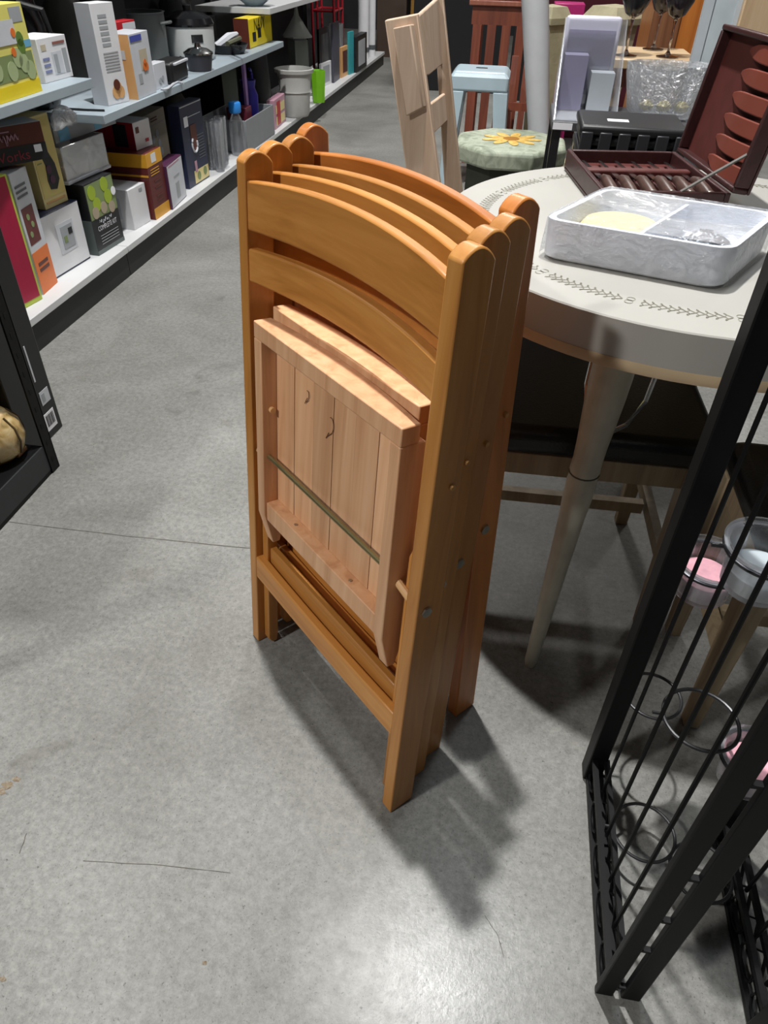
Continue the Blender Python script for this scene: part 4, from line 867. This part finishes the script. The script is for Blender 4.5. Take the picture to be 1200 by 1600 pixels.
# wooden counter with wine glasses
CZ = .80
ct = thing('wood_counter', 'pale wooden side table carrying three stemmed glasses', 'table', (.49, 3.34, 0)); CWD = wood('pale_counter', 'a58c6a', 'b89f7c', 'c6b08e', grain=(3, 30, 30))
Bx(-.17, .15, -.20, .22, CZ - .03, CZ).build('table_top', CWD, ct, bevel=.003); Bx(-.15, .13, -.18, .20, CZ - .09, CZ - .03).build('apron', RWD, ct)
for x in (-.15, .10):
    for y in (-.17, .17): Bx(x, x + .03, y, y + .03, 0, CZ - .09).build('leg', CWD, ct)
GD = mat('smoke_glass', 'c0bcc0', .03, trans=1, ior=1.4, var=0); WINE = mat('dark_glass', '241c22', .1, var=0)
for k, p in enumerate(((977, 88), (1020, 78), (1042, 90))):
    c = onz(p[0], p[1], CZ)
    g = thing('wine_glass', ['stemmed dark wine glass at the left on the pale wooden side table', 'stemmed dark wine glass standing furthest back on the pale wooden side table', 'stemmed dark wine glass at the right front of the pale wooden side table'][k], 'wine glass', (c.x, c.y, CZ + .0006), group='wine glasses')
    MB().lathe([(.0005, .0), (.040, .0), (.041, .003), (.012, .008), (.0045, .02), (.004, .10), (.008, .113), (.0005, .116)], seg=24).build('foot_and_stem', GD, g)
    MB().lathe([(.004, .114), (.030, .13), (.050, .170), (.054, .205), (.047, .26), (.0455, .26), (.052, .205), (.048, .171), (.028, .133), (.0005, .119)], seg=28).build('bowl', WINE if k else GD, g)
    MB().lathe([(.0005, .121), (.027, .134), (.047, .171), (.050, .190), (.0005, .190)], seg=24).build('tinted_base', WINE, g)
# things further back on the right
def bgbox(name, label, cat, x0, x1, y, d, z0, z1, m, bevel=.004):
    o = Bx(0, x1 - x0, 0, d, 0, z1 - z0).build(name, m, bevel=bevel); o.location = (x0, y, z0); return tag(o, label, cat)
cab = bgbox('orange_cabinet', 'orange-brown wooden cabinet behind the wine glasses', 'cabinet', .56, 1.02, 4.05, .4, 0, 1.3, wood('orange_wood', '8a4c18', 'a45e22', 'b26c2c'))
Bx(-.002, .12, -.012, -.0005, .5, 1.28).build('door', wood('brown_door', '5e3a24', '744a30', '82583a'), cab); MB().lathe([(.0005, 0), (.012, .0), (.012, .02), (.0005, .022)], (.10, -.012, .95), 12, Matrix.Rotation(math.pi / 2, 3, 'X')).build('knob', STEEL, cab)
for k, (px, w) in enumerate((((862, 150), .075), ((960, 150), .11))):
    c = ony(px[0], 20, 4.9)
    u_ = thing('stone_urn', ['beige square stone urn beside the white column', 'beige square stone urn behind the lilac bin lid'][k], 'urn', (c.x, 4.9, 0)); STN = mat('beige_stone', 'a39c80', .8, var=.15, bump=.3)
    MB().lathe([(w * 1.5, 0), (w * 1.5, .06), (w * .9, .1), (w * 1.1, .5), (w * 1.25, c.z - .05), (.0005, c.z - .05)], seg=4).build('urn_body', STN, u_, smooth=20); MB().lathe([(w * 1.5, c.z - .049), (w * 1.55, c.z - .02), (w * 1.1, c.z + .03), (.0005, c.z + .04)], seg=4).build('urn_cap', STN, u_, smooth=20)
c = ony(888, 25, 5.3); bgbox('magenta_box', 'magenta box between the stone urns', 'box', c.x - .09, c.x + .09, 5.3, .2, 0, c.z + .06, c_('magenta', 'a82468'))
c = ony(930, 8, 5.9); bgbox('burgundy_screen', 'dark burgundy panel behind the magenta box', 'panel', c.x - .35, c.x + .5, 5.9, .06, 0, 1.5, c_('dark_burgundy', '421420'))
c0, c1 = ony(1088, 60, 3.05), ony(1152, 60, 3.05)
wd_ = thing('white_door_panel', 'white glazed door panel leaning behind the knife case lid', 'panel', ((c0.x + c1.x) / 2, 3.05, 0)); q = (c1.x - c0.x) / 2
for x0, x1 in ((-q, -q + .03), (q - .03, q)): Bx(x0, x1, 0, .03, 0, 1.2).build('stile', mat('cool_white', 'b4bcc2', .4, var=.04), wd_)
Bx(-q + .03, q - .03, .005, .02, .05, 1.2).build('pane', mat('frosted_pane', 'b6c0c6', .35, var=.12, scale=8), wd_); Bx(-q + .03, q - .03, 0, .03, 0, .05).build('rail', mat('cool_white', 'b4bcc2'), wd_)
c0, c1 = ony(1156, 30, 3.02), ony(1250, 30, 3.02); bgbox('blond_board', 'tall blond wooden board at the top right corner', 'board', c0.x, c1.x, 3.02, .03, 0, 1.3, wood('blond_wood', 'b89a78', 'c8ac8a', 'd6bc9c'))
bgbox('dark_bookcase', 'dark bookcase far behind the pale blue stool', 'bookcase', -1.0, -.15, 7.6, .4, 0, 1.6, c_('dark_case', '18181c'))
bgbox('amber_cabinet', 'amber wooden cabinet at the end of the aisle', 'cabinet', -1.30, -1.02, 9.6, .4, 0, 1.5, wood('amber_wood', '6a4a1c', '8a6424', '9a742e'))
bgbox('brown_cabinet', 'brown cabinet at the end of the aisle beside the amber one', 'cabinet', -1.7, -1.36, 9.7, .4, 0, 1.4, c_('far_brown', '4a3c34'))
bgbox('dark_wardrobe', 'dark wide wardrobe at the back behind the slatted stand', 'wardrobe', -.1, 1.9, 7.3, .5, 0, 1.7, c_('far_dark', '1e1a1c'))
